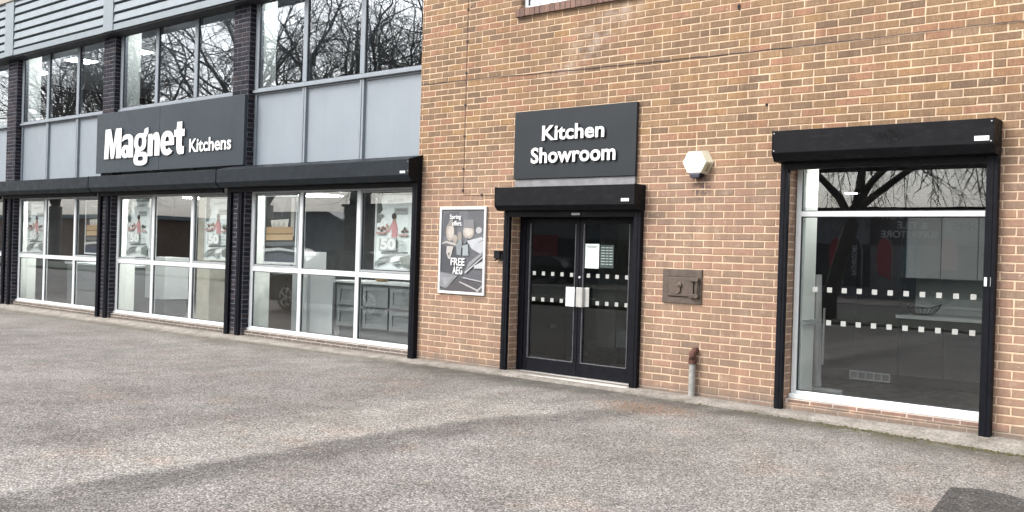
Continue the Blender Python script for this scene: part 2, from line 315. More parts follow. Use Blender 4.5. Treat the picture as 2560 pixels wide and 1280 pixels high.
# ------------------------------------------------------------------ mesh helpers
class MB:
    def __init__(s): s.v = []; s.f = []; s.mi = []; s.col = None
    def poly(s, pts, m=0):
        i = len(s.v); s.v += [tuple(p) for p in pts]; s.f.append(tuple(range(i, i+len(pts)))); s.mi.append(m)
    def box(s, x0, x1, y0, y1, z0, z1, m=0, T=None):
        p = [(x0, y0, z0), (x1, y0, z0), (x1, y1, z0), (x0, y1, z0), (x0, y0, z1), (x1, y0, z1), (x1, y1, z1), (x0, y1, z1)]
        if T: p = [T(*q) for q in p]
        i = len(s.v); s.v += p
        for f in ((0, 3, 2, 1), (4, 5, 6, 7), (0, 1, 5, 4), (1, 2, 6, 5), (2, 3, 7, 6), (3, 0, 4, 7)):
            s.f.append(tuple(i+k for k in f)); s.mi.append(m)
        return s
    def prism(s, prof, a0, a1, axis='x', m=0):
        """prof: closed list; axis x -> (y,z) pairs, axis y -> (x,z), axis z -> (x,y)"""
        def P(t, q):
            return (t, q[0], q[1]) if axis == 'x' else ((q[0], t, q[1]) if axis == 'y' else (q[0], q[1], t))
        k = len(prof); i = len(s.v); s.v += [P(a0, q) for q in prof] + [P(a1, q) for q in prof]
        s.f.append(tuple(range(i, i+k))); s.mi.append(m); s.f.append(tuple(range(i+2*k-1, i+k-1, -1))); s.mi.append(m)
        for j in range(k):
            a, b = i+j, i+(j+1) % k; s.f.append((a, a+k, b+k, b)); s.mi.append(m)
        return s
    def tube(s, pts, rad, n=8, m=0, caps=True):
        pts = [Vector(p) for p in pts]; rr = rad if isinstance(rad, (list, tuple)) else [rad]*len(pts)
        base = len(s.v); prev = None
        for k, p in enumerate(pts):
            d = (pts[min(k+1, len(pts)-1)] - pts[max(k-1, 0)]).normalized()
            if prev is None:
                a = Vector((0, 0, 1)) if abs(d.z) < .9 else Vector((1, 0, 0)); u = d.cross(a).normalized()
            else: u = (prev - d*prev.dot(d)).normalized()
            prev = u; w_ = d.cross(u)
            for j in range(n):
                t = 2*math.pi*j/n; s.v.append(tuple(p + (u*math.cos(t)+w_*math.sin(t))*rr[k]))
        for k in range(len(pts)-1):
            for j in range(n):
                a = base+k*n+j; b = base+k*n+(j+1) % n; s.f.append((a, b, b+n, a+n)); s.mi.append(m)
        if caps:
            s.f.append(tuple(base+j for j in range(n-1, -1, -1))); s.mi.append(m)
            e = base+(len(pts)-1)*n; s.f.append(tuple(e+j for j in range(n))); s.mi.append(m)
        return s
    def disc(s, c, r, y0, y1, n=20, m=0, sx=1, sz=1):
        return s.prism([(c[0]+r*sx*math.cos(2*math.pi*k/n), c[1]+r*sz*math.sin(2*math.pi*k/n)) for k in range(n)], y0, y1, 'y', m)
    def build(s, name, mats, parent=None, bevel=0, smooth=False, weld=False):
        me = D.meshes.new(name); me.from_pydata(s.v, [], s.f)
        if not isinstance(mats, (list, tuple)): mats = [mats]
        for q in mats: me.materials.append(M[q] if isinstance(q, str) else q)
        me.polygons.foreach_set('material_index', s.mi)
        if smooth: me.polygons.foreach_set('use_smooth', [True]*len(s.f))
        if s.col is not None:
            ca = me.color_attributes.new('brk', 'FLOAT_COLOR', 'CORNER'); buf = []
            for f, c in zip(s.f, s.col): buf += [c[0], c[1], c[2], 1]*len(f)
            ca.data.foreach_set('color', buf)
        me.update()
        import bmesh
        if s.col is None:
            bm = bmesh.new(); bm.from_mesh(me)
            if smooth or weld: bmesh.ops.remove_doubles(bm, verts=bm.verts, dist=1e-5)
            bmesh.ops.recalc_face_normals(bm, faces=bm.faces); bm.to_mesh(me); bm.free()
        o = D.objects.new(name, me); COL.objects.link(o)
        if bevel:
            b = o.modifiers.new('bevel', 'BEVEL'); b.width = bevel; b.segments = 2; b.limit_method = 'ANGLE'
        if parent: par(o, parent)
        return o
def worldof(o):
    mm = Matrix.Translation(o.location) @ o.rotation_euler.to_matrix().to_4x4()
    return (worldof(o.parent) @ o.matrix_parent_inverse @ mm) if o.parent else mm
def par(o, p): o.parent = p; o.matrix_parent_inverse = worldof(p).inverted()
def tag(o, label=None, cat=None, group=None, kind=None):
    for k, v in (('label', label), ('category', cat), ('group', group), ('kind', kind)):
        if v: o[k] = v
    return o
def empty(name, loc, label, cat, group=None):
    o = D.objects.new(name, None); o.empty_display_size = .2; COL.objects.link(o); o.location = loc
    return tag(o, label, cat, group)
def bx(name, mat, x0, x1, y0, y1, z0, z1, parent=None, bevel=0):
    return MB().box(x0, x1, y0, y1, z0, z1).build(name, mat, parent, bevel)

def text(name, s, mats, parent, x0, x1, z0, z1, y, depth=.02, off=0.0, back=False, spacing=1.0, keep=False):
    cu = D.curves.new('t', 'FONT'); cu.body = s; cu.extrude = .5; cu.offset = off; cu.resolution_u = 4; cu.space_character = spacing
    o = D.objects.new('t', cu); COL.objects.link(o)
    bpy.context.view_layer.update()
    me = D.meshes.new_from_object(o.evaluated_get(bpy.context.evaluated_depsgraph_get()))
    D.objects.remove(o); D.curves.remove(cu)
    xs = [v.co.x for v in me.vertices]; ys = [v.co.y for v in me.vertices]
    ax, bx_, ay, by = min(xs), max(xs), min(ys), max(ys)
    sx = (x1-x0)/(bx_-ax); sz = (z1-z0)/(by-ay)
    if keep: sx = sz = min(sx, sz)
    for v in me.vertices:
        px = (v.co.x-ax)*sx; pz = z0+(v.co.y-ay)*sz; t = v.co.z+.5     # t 0 back .. 1 front
        v.co = (x1-px, y+t*depth, pz) if back else (x0+px, y-t*depth, pz)
    me.materials.clear(); me.materials.append(M[mats] if isinstance(mats, str) else M[mats[0]])
    if isinstance(mats, (list, tuple)):
        me.materials.append(M[mats[1]])
    for p in me.polygons: p.material_index = 0
    me.update()
    if isinstance(mats, (list, tuple)):
        for p in me.polygons: p.material_index = 0 if abs(p.normal.y) > .7 else 1
    ob = D.objects.new(name, me); COL.objects.link(ob)
    if parent: par(ob, parent)
    return ob

# brick panel ------------------------------------------------------
BW, BH, G = .225, .075, .0125
def rect_minus(r, holes):
    out = [r]
    for h in holes:
        nx = []
        for (a, b, c, d) in out:
            if h[0] >= b or h[1] <= a or h[2] >= d or h[3] <= c: nx.append((a, b, c, d)); continue
            if c < h[2]: nx.append((a, b, c, h[2]))
            if d > h[3]: nx.append((a, b, h[3], d))
            c2, d2 = max(c, h[2]), min(d, h[3])
            if a < h[0]: nx.append((a, h[0], c2, d2))
            if b > h[1]: nx.append((h[1], b, c2, d2))
        out = nx
    return out
def bricks(mb, s0, s1, t0, t1, holes, T, phase=0., bw=BW, h=.0042, jit=.0026, soldier=False):
    """lay bricks on the s-t plane; T(s,t,n) gives the world point; n is outwards"""
    rnd = random.random
    k0 = int(math.floor(t0/BH+1e-6)); k1 = int(math.ceil(t1/BH-1e-6))
    hs = [(a+.0, b, c, d) for a, b, c, d in holes]
    for k in range(k0, k1):
        za, zb = max(k*BH+G/2, t0), min((k+1)*BH-G/2, t1)
        if zb-za < .012: continue
        off = phase + (0 if k % 2 == 0 else bw/2)
        j = math.floor((s0-off)/bw)
        wav = [(rnd()-.5)*.002 for _ in range(3)]
        while off+j*bw < s1:
            a, b = off+j*bw+G/2, off+(j+1)*bw-G/2; j += 1
            segs = [(a, b)]
            if rnd() < .045: mm_ = (a+b)/2; segs = [(a, mm_-G/2), (mm_+G/2, b)]
            for (a, b) in segs:
                a2, b2 = max(a, s0), min(b, s1)
                if b2-a2 < .015: continue
                for (p, q, r, s) in rect_minus((a2, b2, za, zb), hs):
                    if q-p < .012 or s-r < .010: continue
                    J = lambda: (rnd()-.5)*2*jit
                    c = .0035; hh = h+(rnd()-.5)*.0025; tl = (rnd()-.5)*.0015
                    o = [(p+J(), r+J()), (q+J(), r+J()), (q+J(), s+J()), (p+J(), s+J())]
                    inn = [(o[0][0]+c, o[0][1]+c), (o[1][0]-c, o[1][1]+c), (o[2][0]-c, o[2][1]-c), (o[3][0]+c, o[3][1]-c)]
                    i = len(mb.v)
                    mb.v += [T(x, z, -.001) for x, z in o] + [T(x, z, hh-.0018) for x, z in o] + [T(inn[e][0], inn[e][1], hh+(tl if e in (0, 1) else -tl)) for e in range(4)]
                    col = (rnd(), rnd(), rnd())
                    for lv in (0, 4):
                        for e in range(4):
                            e2 = (e+1) % 4; mb.f.append((i+lv+e, i+lv+e2, i+lv+4+e2, i+lv+4+e)); mb.mi.append(0); mb.col.append(col)
                    mb.f.append((i+8, i+9, i+10, i+11)); mb.mi.append(0); mb.col.append(col)
def slab_with_holes(mb, x0, x1, z0, z1, holes, y0, y1, m=1):
    for (a, b, c, d) in rect_minus((x0, x1, z0, z1), holes):
        k = len(mb.f); mb.box(a, b, y0, y1, c, d, m)
        if mb.col is not None: mb.col += [(0, 0, 0)]*(len(mb.f)-k)

# ================================================================== GROUND
def gz(x):
    pts = [(-400, -.13), (-16, -.13), (-7.8, -.105), (-3.4, -.06), (-2, -.058), (0, -.062), (1.5, -.075), (3.7, -.12), (9, -.16), (400, -.16)]
    for (a, za), (b, zb) in zip(pts, pts[1:]):
        if a <= x <= b: return za+(zb-za)*(x-a)/(b-a)
    return -.15
xs = [-400, -120, -60, -30, -21, -16, -12, -7.8, -5.5, -3.4, -2, 0, 1.5, 3.7, 9, 30, 100, 400]
mb = MB()
yl = [-.20, -2, -4, -8, -13.2]
for i in range(len(xs)-1):
    for j in range(len(yl)-1):
        a, b = xs[i], xs[i+1]; mb.poly([(a, yl[j], gz(a)), (a, yl[j+1], gz(a)), (b, yl[j+1], gz(b)), (b, yl[j], gz(b))])
tag(mb.build('car_park', 'asphalt', weld=True), kind='structure')
mb = MB(); mb.poly([(-700, -700, -.30), (700, -700, -.30), (700, 700, -.30), (-700, 700, -.30)])
tag(mb.build('ground', 'hedge'), kind='structure')
mb = MB(); mb.box(-400, 400, -27, -19, -.6, -.17); tag(mb.build('road', 'patch'), kind='structure')
mb = MB(); mb.box(-400, 400, -60, -27.2, -.6, -.15); tag(mb.build('forecourt', 'asphalt'), kind='structure')
mb = MB(); mb.box(-400, 400, -19, -13.2, -.6, -.02); tag(mb.build('grass_verge', 'hedge'), kind='structure')
# patch
mb = MB(); random.seed(3)
pp = [(3.67, -1.93), (3.76, -1.855), (3.85, -1.80), (3.98, -1.83), (4.11, -1.89), (4.6, -2.05), (5.0, -2.2), (5.0, -3.6), (4.0, -3.6), (3.77, -2.66), (3.72, -2.3)]
mb.poly([(x, y, gz(x)+.005) for x, y in pp]); tag(mb.build('asphalt_patch', 'patch'), kind='structure')
# concrete strip along the wall (uneven)
mb = MB(); x = -21.0; prev = None
while x < 10:
    wv = .27+.02*math.sin(x*1.7)+.012*math.sin(x*5.1); zt = max(gz(x)+.03, -.045)+.003*math.sin(x*2.3)
    if x < -3.4: wv += .10
    cur = [(x, .05, zt+.01), (x, -.10, zt), (x, -wv, gz(x)+.012), (x, -wv-.02, gz(x)-.03)]
    if prev:
        for k in range(3): mb.poly([prev[k], prev[k+1], cur[k+1], cur[k]])
    prev = cur; x += .12
tag(mb.build('concrete_kerb_strip', 'strip', smooth=True), kind='structure')
# moss tufts along the strip
mb = MB(); random.seed(11)
def tuft(mb, x, y, z, s):
    n = 6; top = (x+random.uniform(-.3, .3)*s, y+random.uniform(-.3, .3)*s, z+s*random.uniform(.35, .7)); ring = []
    for k in range(n):
        a = 2*math.pi*k/n; r = s*random.uniform(.6, 1.2); ring.append((x+r*math.cos(a), y+r*math.sin(a)*.7, z-.002))
    for k in range(n): mb.poly([ring[k], ring[(k+1) % n], top])
for i in range(380):
    x = random.choice([random.gauss(3.5, .35), random.gauss(2.5, .25), random.gauss(4.4, .3), random.uniform(.6, 4.8)]); y = -.31+random.gauss(0, .04); tuft(mb, x, y, gz(x)+.004, random.uniform(.006, .020))
tag(mb.build('moss', simple('moss_mat', (.085, .078, .032), .95, var=.5, scale=30)), 'patchy green brown moss in the joint along the concrete strip', 'moss', kind='stuff')
mb = MB(); random.seed(12)
for i in range(750):
    x = random.gauss(.62, .34); y = -.95+random.gauss(0, .17)
    s = random.uniform(.004, .011); a = random.uniform(0, 6.28); z = gz(x)+.006+random.uniform(0, .006)
    ca, sa = math.cos(a)*s, math.sin(a)*s
    mb.poly([(x-ca, y-sa, z), (x+sa*.5, y-ca*.5, z+.004), (x+ca, y+sa, z+.001), (x-sa*.5, y+ca*.5, z)])
tag(mb.build('leaf_litter', simple('litter', (.28, .16, .09), .9, var=.4, scale=40)), 'orange brown leaf litter scattered on the asphalt near the doors', 'litter', kind='stuff')
mb = MB(); random.seed(13)
for i in range(1100):
    x = random.uniform(-9, 5); y = random.uniform(-7.5, -.35); s = random.uniform(.003, .008); z = gz(x)+.002
    if x > 4.2 - .0*y and y < -4: continue
    tuft(mb, x, y, z, s)
tag(mb.build('loose_grit', simple('grit', (.50, .48, .45), .9, var=.4, scale=60)), 'pale loose grit scattered over the worn car park', 'grit', kind='stuff')

# ================================================================== BUILDING
B = empty('showroom_building', (-3.5, 0, 0), 'two storey showroom building with tan brick wall and a blue grey glazed wing', 'building')
TOP = 6.6
DOOR = (-1.905, -.135, -.2, 1.885); WINR = (1.60, 3.415, .02, 2.36); WINT = (-1.87, -.22, 4.29, 5.6)
holes = [DOOR, WINR, WINT]
random.seed(21)
mb = MB(); mb.col = []
slab_with_holes(mb, -3.53, 9.0, -.25, TOP, holes, 0, .28, 1)
front = lambda s, t, n: (s, -n, t)
bh = [DOOR, (WINR[0], WINR[1], WINR[2], WINR[3]), WINT, (-1.93, -.16, 4.195, 4.3)]
bricks(mb, -3.525, 9.0, -.15, TOP, bh, front)
def rev_r(X, y1=.14):   # face looking to +x at X
    return lambda s, t, n: (X+n, s, t)
def rev_l(X):
    return lambda s, t, n: (X-n, .14-s, t)
for (a, b, c, d), dep in ((DOOR, .16), (WINR, .14), (WINT, .1)):
    bricks(mb, .006, dep, max(c, -.05), d, [], rev_r(a), phase=-.1125, bw=.225)
    bricks(mb, .14-dep, .134, max(c, -.05), d, [], rev_l(b), phase=.134-.225, bw=.225)
mb.build('brick_wall', ['brick', 'mortar'], B)
# brick-on-edge sill under the first-floor window
mb = MB(); mb.col = []; random.seed(5)
x = -1.92
while x < -.18:
    T = (lambda s, t, n: (s, -.035-n, t)); a, b = x+.004, x+.071; c, d = 4.205, 4.298
    i = len(mb.v); o = [(a, c), (b, c), (b, d), (a, d)]; J = lambda: random.uniform(-.003, .003)
    mb.v += [(p, .0, q) for p, q in o] + [(p+J(), -.045+J(), q+J()) for p, q in o]; col = (random.random()*.5, random.random(), 0)
    for e in range(4): e2 = (e+1) % 4; mb.f.append((i+e, i+e2, i+4+e2, i+4+e)); mb.mi.append(0); mb.col.append(col)
    mb.f.append((i+4, i+5, i+6, i+7)); mb.mi.append(0); mb.col.append(col); x += .075
k = len(mb.f); mb.box(-1.92, -.175, -.036, -.001, 4.208, 4.295, 1); mb.col += [(0, 0, 0)]*(len(mb.f)-k)
mb.build('brick_sill', ['gbrick', M['dmortar']], B)

# window builder ------------------------------------------------------
def window(parent, x0, x1, z0, z1, mull, trans, y, fw, fd, fmat, gmat, case=(), fb=None, ft=None, name='window', sill=0, mz0=None, bev=.004):
    """frame mesh = the part; each pane a sub-part; case = list of (col,row) with an opening light"""
    fb = fb or fw; ft = ft or fw; mb = MB()
    mb.box(x0, x0+fw, y, y+fd, z0, z1).box(x1-fw, x1, y, y+fd, z0, z1)
    mb.box(x0+fw, x1-fw, y, y+fd, z0, z0+fb).box(x0+fw, x1-fw, y, y+fd, z1-ft, z1)
    cx = [x0+fw]+[v for mm_ in mull for v in (mm_-fw/2, mm_+fw/2)]+[x1-fw]
    cz = [z0+fb]+[v for mm_ in trans for v in (mm_-fw/2, mm_+fw/2)]+[z1-ft]
    for mm_ in mull: mb.box(mm_-fw/2, mm_+fw/2, y-.004, y+fd-.004, z0+fb if mz0 is None else mz0, z1-ft)
    for mm_ in trans:
        for i in range(0, len(cx), 2): mb.box(cx[i], cx[i+1], y-.002, y+fd-.004, mm_-fw/2, mm_+fw/2)
    if sill: mb.box(x0, x1, y-sill, y-.0005, z0, z0+fb*.6)
    fr = mb.build(name, fmat, parent, bevel=bev)
    for i in range(0, len(cx), 2):
        for j in range(0, len(cz), 2):
            a, b, c, d = cx[i], cx[i+1], cz[j], cz[j+1]
            # gasket
            g = MB(); t = .009
            yy = y+.012
            if (i//2, j//2) in case:
                k = .032; cb = MB()
                cb.box(a+.004, a+k, y-.008, y+fd-.01, c+.004, d-.004).box(b-k, b-.004, y-.008, y+fd-.01, c+.004, d-.004)
                cb.box(a+k, b-k, y-.008, y+fd-.01, c+.004, c+k).box(a+k, b-k, y-.008, y+fd-.01, d-k, d-.004)
                cb.build('casement', M['casem'], fr, bevel=.003)
                a, b, c, d = a+k, b-k, c+k, d-k
            g.box(a, a+t, yy, yy+.02, c, d).box(b-t, b, yy, yy+.02, c, d).box(a+t, b-t, yy, yy+.02, c, c+t).box(a+t, b-t, yy, yy+.02, d-t, d)
            g.build('gasket', 'gap', fr)
            bx('pane', gmat, a+t*.5, b-t*.5, yy+.008, yy+.014, c+t*.5, d-t*.5, fr)
    return fr
M['casem'] = simple('casement_grey', (.36, .385, .40), .4, var=.08, streak=.2)

# right display window
wr = window(B, WINR[0]+.012, WINR[1]-.002, .055, 2.345, [], [1.848], .13, .05, .06, 'white', 'glassr', fb=.075, ft=.05, sill=.05)
for (i0, i1, z) in ((-1, 10, 1.122), (0, 10, .808)):
    for i in range(i0, i1):
        x = 1.962+.1425*i; bx('safety_marking', 'frosty', x-.024, x+.024, .1475, .1492, z-.024, z+.024, wr)
# sill course below it
mb = MB(); mb.col = []; random.seed(8)
k = len(mb.f); mb.box(WINR[0], WINR[1], .03, .26, -.2, .053, 1); mb.col += [(0, 0, 0)]*(len(mb.f)-k)
bricks(mb, WINR[0]+.01, WINR[1]-.01, -.025, .05, [], lambda s, t, n: (s, .03-n, t-.0), phase=.05)
mb.build('window_plinth', ['gbrick', 'gmortar'], B)
# first-floor window above the sign
window(B, WINT[0]+.01, WINT[1]-.01, 4.30, 5.59, [-1.04], [], .06, .055, .06, 'white', 'glassu', fb=.05)
bx('lintel', 'concrete', -2.0, -.1, -.008, .2, 5.605, 5.75, B, .004)

# double doors
dy = .15
mb = MB()
mb.box(-1.90, -1.815, dy, dy+.09, -.05, 1.88).box(-.255, -.14, dy, dy+.09, -.05, 1.88).box(-1.815, -.255, dy, dy+.09, 1.805, 1.88)
mb.build('door_frame', 'rail', B, bevel=.004)
def leaf(x0, x1, gx0, gx1, lab):
    mb = MB(); y0, y1 = dy+.01, dy+.06
    mb.box(x0, gx0, y0, y1, -.022, 1.80).box(gx1, x1, y0, y1, -.022, 1.80).box(gx0, gx1, y0, y1, -.022, .135).box(gx0, gx1, y0, y1, 1.745, 1.80)
    d = mb.build('door', 'rail', B, bevel=.003)
    g = MB(); t = .008
    g.box(gx0, gx0+t, y0-.004, y0+.02, .135, 1.745).box(gx1-t, gx1, y0-.004, y0+.02, .135, 1.745).box(gx0+t, gx1-t, y0-.004, y0+.02, .135, .135+t)
    g.build('glazing_bead', simple('bead', (.12, .12, .13), .3), d)
    bx('pane', 'glassd', gx0, gx1, y0+.02, y0+.026, .135, 1.745, d)
    return d
dl = leaf(-1.81, -1.012, -1.745, -1.062, ''); dr = leaf(-1.006, -.26, -.953, -.322, '')
for d, xs_, xl in ((dl, [-1.68+.139*i for i in range(5)], [-1.68+.139*i for i in range(4)]), (dr, [-.885+.131*i for i in range(5)], [-.75+.131*i for i in range(4)])):
    for x in xs_: bx('safety_marking', 'frosty', x-.023, x+.023, dy+.0275, dy+.0292, 1.127, 1.173, d)
    for x in xl: bx('safety_marking', 'frosty', x-.023, x+.023, dy+.0275, dy+.0292, .817, .863, d)
mb = MB(); mb.box(-1.155, -1.03, dy-.035, dy-.022, .785, 1.01).box(-1.14, -1.12, dy-.022, dy+.012, .80, .99).box(-1.06, -1.04, dy-.022, dy+.012, .80, .99)
h1 = mb.build('handle', 'letter', dl, bevel=.004)
mb = MB(); mb.box(-1.0, -.925, dy-.045, dy-.03, .785, 1.01).box(-.925, -.912, dy-.045, dy+.01, .785, 1.01).box(-.912, -.845, dy-.006, dy+.004, .79, 1.01)
mb.build('handle', 'steel', dr, bevel=.003)
MB().disc((-.988, 1.127), .012, dy-.006, dy+.012, 14).build('lock', 'letter', dr)
bx('doorstep', 'slab', -1.90, -.14, -.12, .25, -.12, -.028, B, .006)
bx('threshold', 'steel', -1.815, -.255, dy-.02, dy+.1, -.0275, -.0235, B)

# wing: piers ----------------------------------------------------------
PIERS = [(-20.30, -19.88), (-16.16, -15.74), (-12.0, -11.59), (-7.80, -7.385)]
BAYS = [(-19.88, -16.16), (-15.74, -12.0), (-11.59, -7.80), (-7.385, -3.53)]
MUL = [[-18.64, -17.40], [-14.50, -13.22], [-10.30, -9.05], [-6.115, -4.825]]
random.seed(31)
for (a, b) in PIERS:
    mb = MB(); mb.col = []
    k = len(mb.f); mb.box(a, b, .0, .30, -.25, 5.35, 1); mb.col += [(0, 0, 0)]*(len(mb.f)-k)
    bricks(mb, a+.004, b-.004, -.075, 5.33, [], front, phase=a-.004)
    bricks(mb, .008, .13, -.075, 5.33, [], rev_r(b), phase=.008-.1125)
    bricks(mb, .01, .132, -.075, 5.33, [], rev_l(a), phase=.13-.225)
    mb.build('brick_pier', ['dbrick', 'dmortar'], B)
for bi, ((a, b), mu) in enumerate(zip(BAYS, MUL)):
    # lower glazing
    window(B, a+.015, b-.015, .052, 2.27, mu, [1.015], .120, .075, .06, 'white', 'glass', case=((0, 1), (2, 1)), fb=.06, sill=.03)
    # brick plinth
    mb = MB(); mb.col = []; mb.box(a, b, .05, .3, -.25, .045, 1); mb.col += [(0, 0, 0)]*6
    bricks(mb, a+.01, b-.01, -.075, .04, [], lambda s, t, n: (s, .05-n, t), phase=.03); mb.build('window_plinth', ['dgbrick', 'gmortar'], B)
    # upper glazing
    up = window(B, a+.015, b-.015, 3.765, 5.24, mu, [], .105, .095, .09, 'gframe', 'glassu', fb=.07, ft=.06, sill=.03)
    # spandrels with cover mullions
    e = [a+.015]+mu+[b-.015]
    for x0, x1 in zip(e, e[1:]):
        bx('spandrel_panel', 'spandrel', x0+.035, x1-.035, .15, .19, 2.5, 3.735, B)
    mb = MB()
    for x in e[1:-1]: mb.box(x-.045, x-.006, .105, .19, 2.5, 3.764).box(x+.006, x+.045, .105, .19, 2.5, 3.764)
    mb.box(e[0], e[0]+.05, .12, .19, 2.5, 3.764).box(e[-1]-.035, e[-1], .12, .19, 2.5, 3.764)
    for x0, x1 in zip(e, e[1:]): mb.box(x0+.05, x1-.05, .13, .19, 3.737, 3.7635, 0)
    mb.build('spandrel_frame', 'gframe', B, bevel=.003)
# louvred cladding band
cz0, cz1 = 5.19, 6.32
for bi, (x0, x1) in enumerate([(-19.8, -15.88), (-15.47, -11.66), (-11.30, -7.48), (-7.12, -3.56)]):
    mb = MB()
    prof = [(.1, cz1-.04)]; z = cz1-.04; pit_ = .176; zz = cz1-.10
    pr = [(-.05, cz0+.02)]
    z = cz0+.13
    pr = [(.1, cz0), (-.20, cz0), (-.20, z-.02)]
    while z < cz1-.10:
        pr += [(-.08, z-.020), (-.08, z+.016), (-.205, z+.022), (-.185, min(z+pit_-.022, cz1))]; z += pit_
    pr += [(-.185, cz1), (.1, cz1)]
    mb.prism(pr, x0, x1, 'x'); mb.build('louvre_panel', 'clad', B)
for (x0, x1) in [(-20.3, -19.8), (-15.88, -15.47), (-11.66, -11.30), (-7.48, -7.12)]:
    bx('cover_panel', 'clad', x0+.002, x1-.002, -.215, .1, cz0-.002, cz1+.004, B, .004)
bx('soffit', M['gap'], -20.3, -3.55, -.17, .13, cz0-.03, cz0-.003, B)
bx('wing_coping', simple('beige_coping', (.42, .38, .32), .8, var=.15), -20.4, -3.55, -.24, .3, cz1+.006, cz1+.5, B, .01)
bx('roof', 'concrete', -20.4, 9.0, .285, 7.0, 6.62, 6.75, B)
bx('parapet_coping', 'concrete', -3.53, 9.05, -.05, .32, 6.605, 6.70, B, .01)
# interior shell
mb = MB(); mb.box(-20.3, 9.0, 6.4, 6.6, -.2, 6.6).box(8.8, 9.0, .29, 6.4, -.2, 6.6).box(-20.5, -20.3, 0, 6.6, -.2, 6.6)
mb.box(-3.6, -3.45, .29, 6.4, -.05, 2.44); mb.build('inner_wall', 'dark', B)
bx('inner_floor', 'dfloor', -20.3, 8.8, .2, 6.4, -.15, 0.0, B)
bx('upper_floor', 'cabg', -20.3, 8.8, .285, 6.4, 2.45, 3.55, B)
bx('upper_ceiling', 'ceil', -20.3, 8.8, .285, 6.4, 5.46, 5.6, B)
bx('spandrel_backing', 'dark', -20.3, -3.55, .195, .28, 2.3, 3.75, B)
mb = MB(); mb.box(-20.3, -3.6, 6.2, 6.39, 3.56, 5.45).box(-3.59, -3.45, .29, 6.19, 3.56, 5.45); mb.build('upper_wall', simple('upper_back_wall', (.10, .11, .115), .8), B)
for (a, b) in PIERS:
    mb = MB(); mb.box(a+.02, b-.003, .302, .50, .003, 2.28).box(a+.02, b-.003, .302, .50, 3.56, 5.455).box(b-.003, b+.012, .20, .50, .003, 2.28).box(b-.003, b+.012, .20, .50, 3.56, 5.455); mb.build('pier_lining', 'plaster', B)
bx('party_wall_lining', 'plaster', -3.62, -3.601, .305, .9, .0, 2.44, B)

# ================================================================== SHUTTERS
def shutter(x0, x1, zt, zf, zb, d, rails, label, sticker, railz, slope=.0, screws=()):
    s = empty('roller_shutter', (x0, 0, zb), label, 'roller shutter', 'black roller shutter boxes on the front')
    e = .004
    pr = [(-e, zt+slope), (-d, zt), (-d, zf), (-d+.055, zb), (-e, zb)]
    hb = MB().prism(pr, x0+.006, x1-.006, 'x').build('housing', 'blacklit' if x1 < -3 else 'black', s, bevel=.004)
    pe = [(-e, zt+slope+.004), (-d-.004, zt+.004), (-d-.004, zf-.003), (-d+.053, zb-.004), (-e, zb-.004)]
    for xx in (x0, x1-.005): MB().prism(pe, xx, xx+.005, 'x').build('end_plate', 'black', s)
    # slatted curtain edge, rolled up
    MB().box(x0+.08, x1-.08, -.06, -.03, zb-.055, zb+.01).box(x0+.08, x1-.08, -.07, -.02, zb-.07, zb-.055).build('bottom_slat', 'black2', s, bevel=.003)
    for (a, b, dep) in rails:
        mb = MB(); mb.box(a, b, -dep, -.004, railz(a), zb-.001).box(a+(b-a)*.35, b-(b-a)*.35, -dep-.006, -dep-.0005, railz(a)+.02, zb-.002)
        mb.build('guide_rail', 'rail', s, bevel=.003)
    if sticker:
        a, b, c, dd = sticker; mb = MB(); mb.box(a, b, -d-.003, -d-.0005, c, dd); st = mb.build('maker_label', 'paper', s)
        mb = MB(); q = a+.008
        while q < b-.012: mb.box(q, q+.007, -d-.0036, -d-.0031, c+.012, dd-.014); q += .013
        mb.build('label_print', simple('label_ink', (.3, .3, .3), .8), st)
    mb = MB()
    for (sx, sz) in screws: mb.disc((sx, sz), .006, -d-.006, -d-.0005, 10)
    if screws: mb.build('screw', 'steel', s)
    return s
rz = lambda x: gz(x)+.02
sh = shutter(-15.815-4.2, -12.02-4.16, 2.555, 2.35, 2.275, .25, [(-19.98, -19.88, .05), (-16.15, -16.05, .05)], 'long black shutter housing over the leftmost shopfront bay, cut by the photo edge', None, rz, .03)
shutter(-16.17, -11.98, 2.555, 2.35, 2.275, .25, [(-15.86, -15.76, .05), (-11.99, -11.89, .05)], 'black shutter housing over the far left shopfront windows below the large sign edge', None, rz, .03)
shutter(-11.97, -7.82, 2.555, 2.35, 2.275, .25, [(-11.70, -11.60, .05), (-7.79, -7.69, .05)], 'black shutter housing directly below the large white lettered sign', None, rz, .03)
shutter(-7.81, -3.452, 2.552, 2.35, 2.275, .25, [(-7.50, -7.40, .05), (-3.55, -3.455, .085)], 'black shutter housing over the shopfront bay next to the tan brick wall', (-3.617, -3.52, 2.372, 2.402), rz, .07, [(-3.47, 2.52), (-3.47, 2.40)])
shutter(-2.0, -.035, 2.155, 1.94, 1.885, .22, [(-1.99, -1.905, .05), (-.135, -.045, .07)], 'short black shutter housing above the double entrance doors', (-.205, -.105, 1.972, 2.005), rz, 0)
s3 = shutter(1.515, 3.468, 2.62, 2.41, 2.335, .25, [(1.525, 1.60, .06), (3.375, 3.465, .085)], 'black shutter housing above the tall display window on the right', (3.315, 3.43, 2.435, 2.475), rz, 0, [(1.535, 2.595), (1.535, 2.43), (3.445, 2.595), (3.445, 2.43)])
bx('door_plate', 'steelw', -.967, -.849, -.075, -.0715, 1.832, 1.858, D.objects['roller_shutter.004'])
bx('rail_sticker', 'paper', 3.385, 3.435, -.0895, -.0868, 1.225, 1.30, s3)

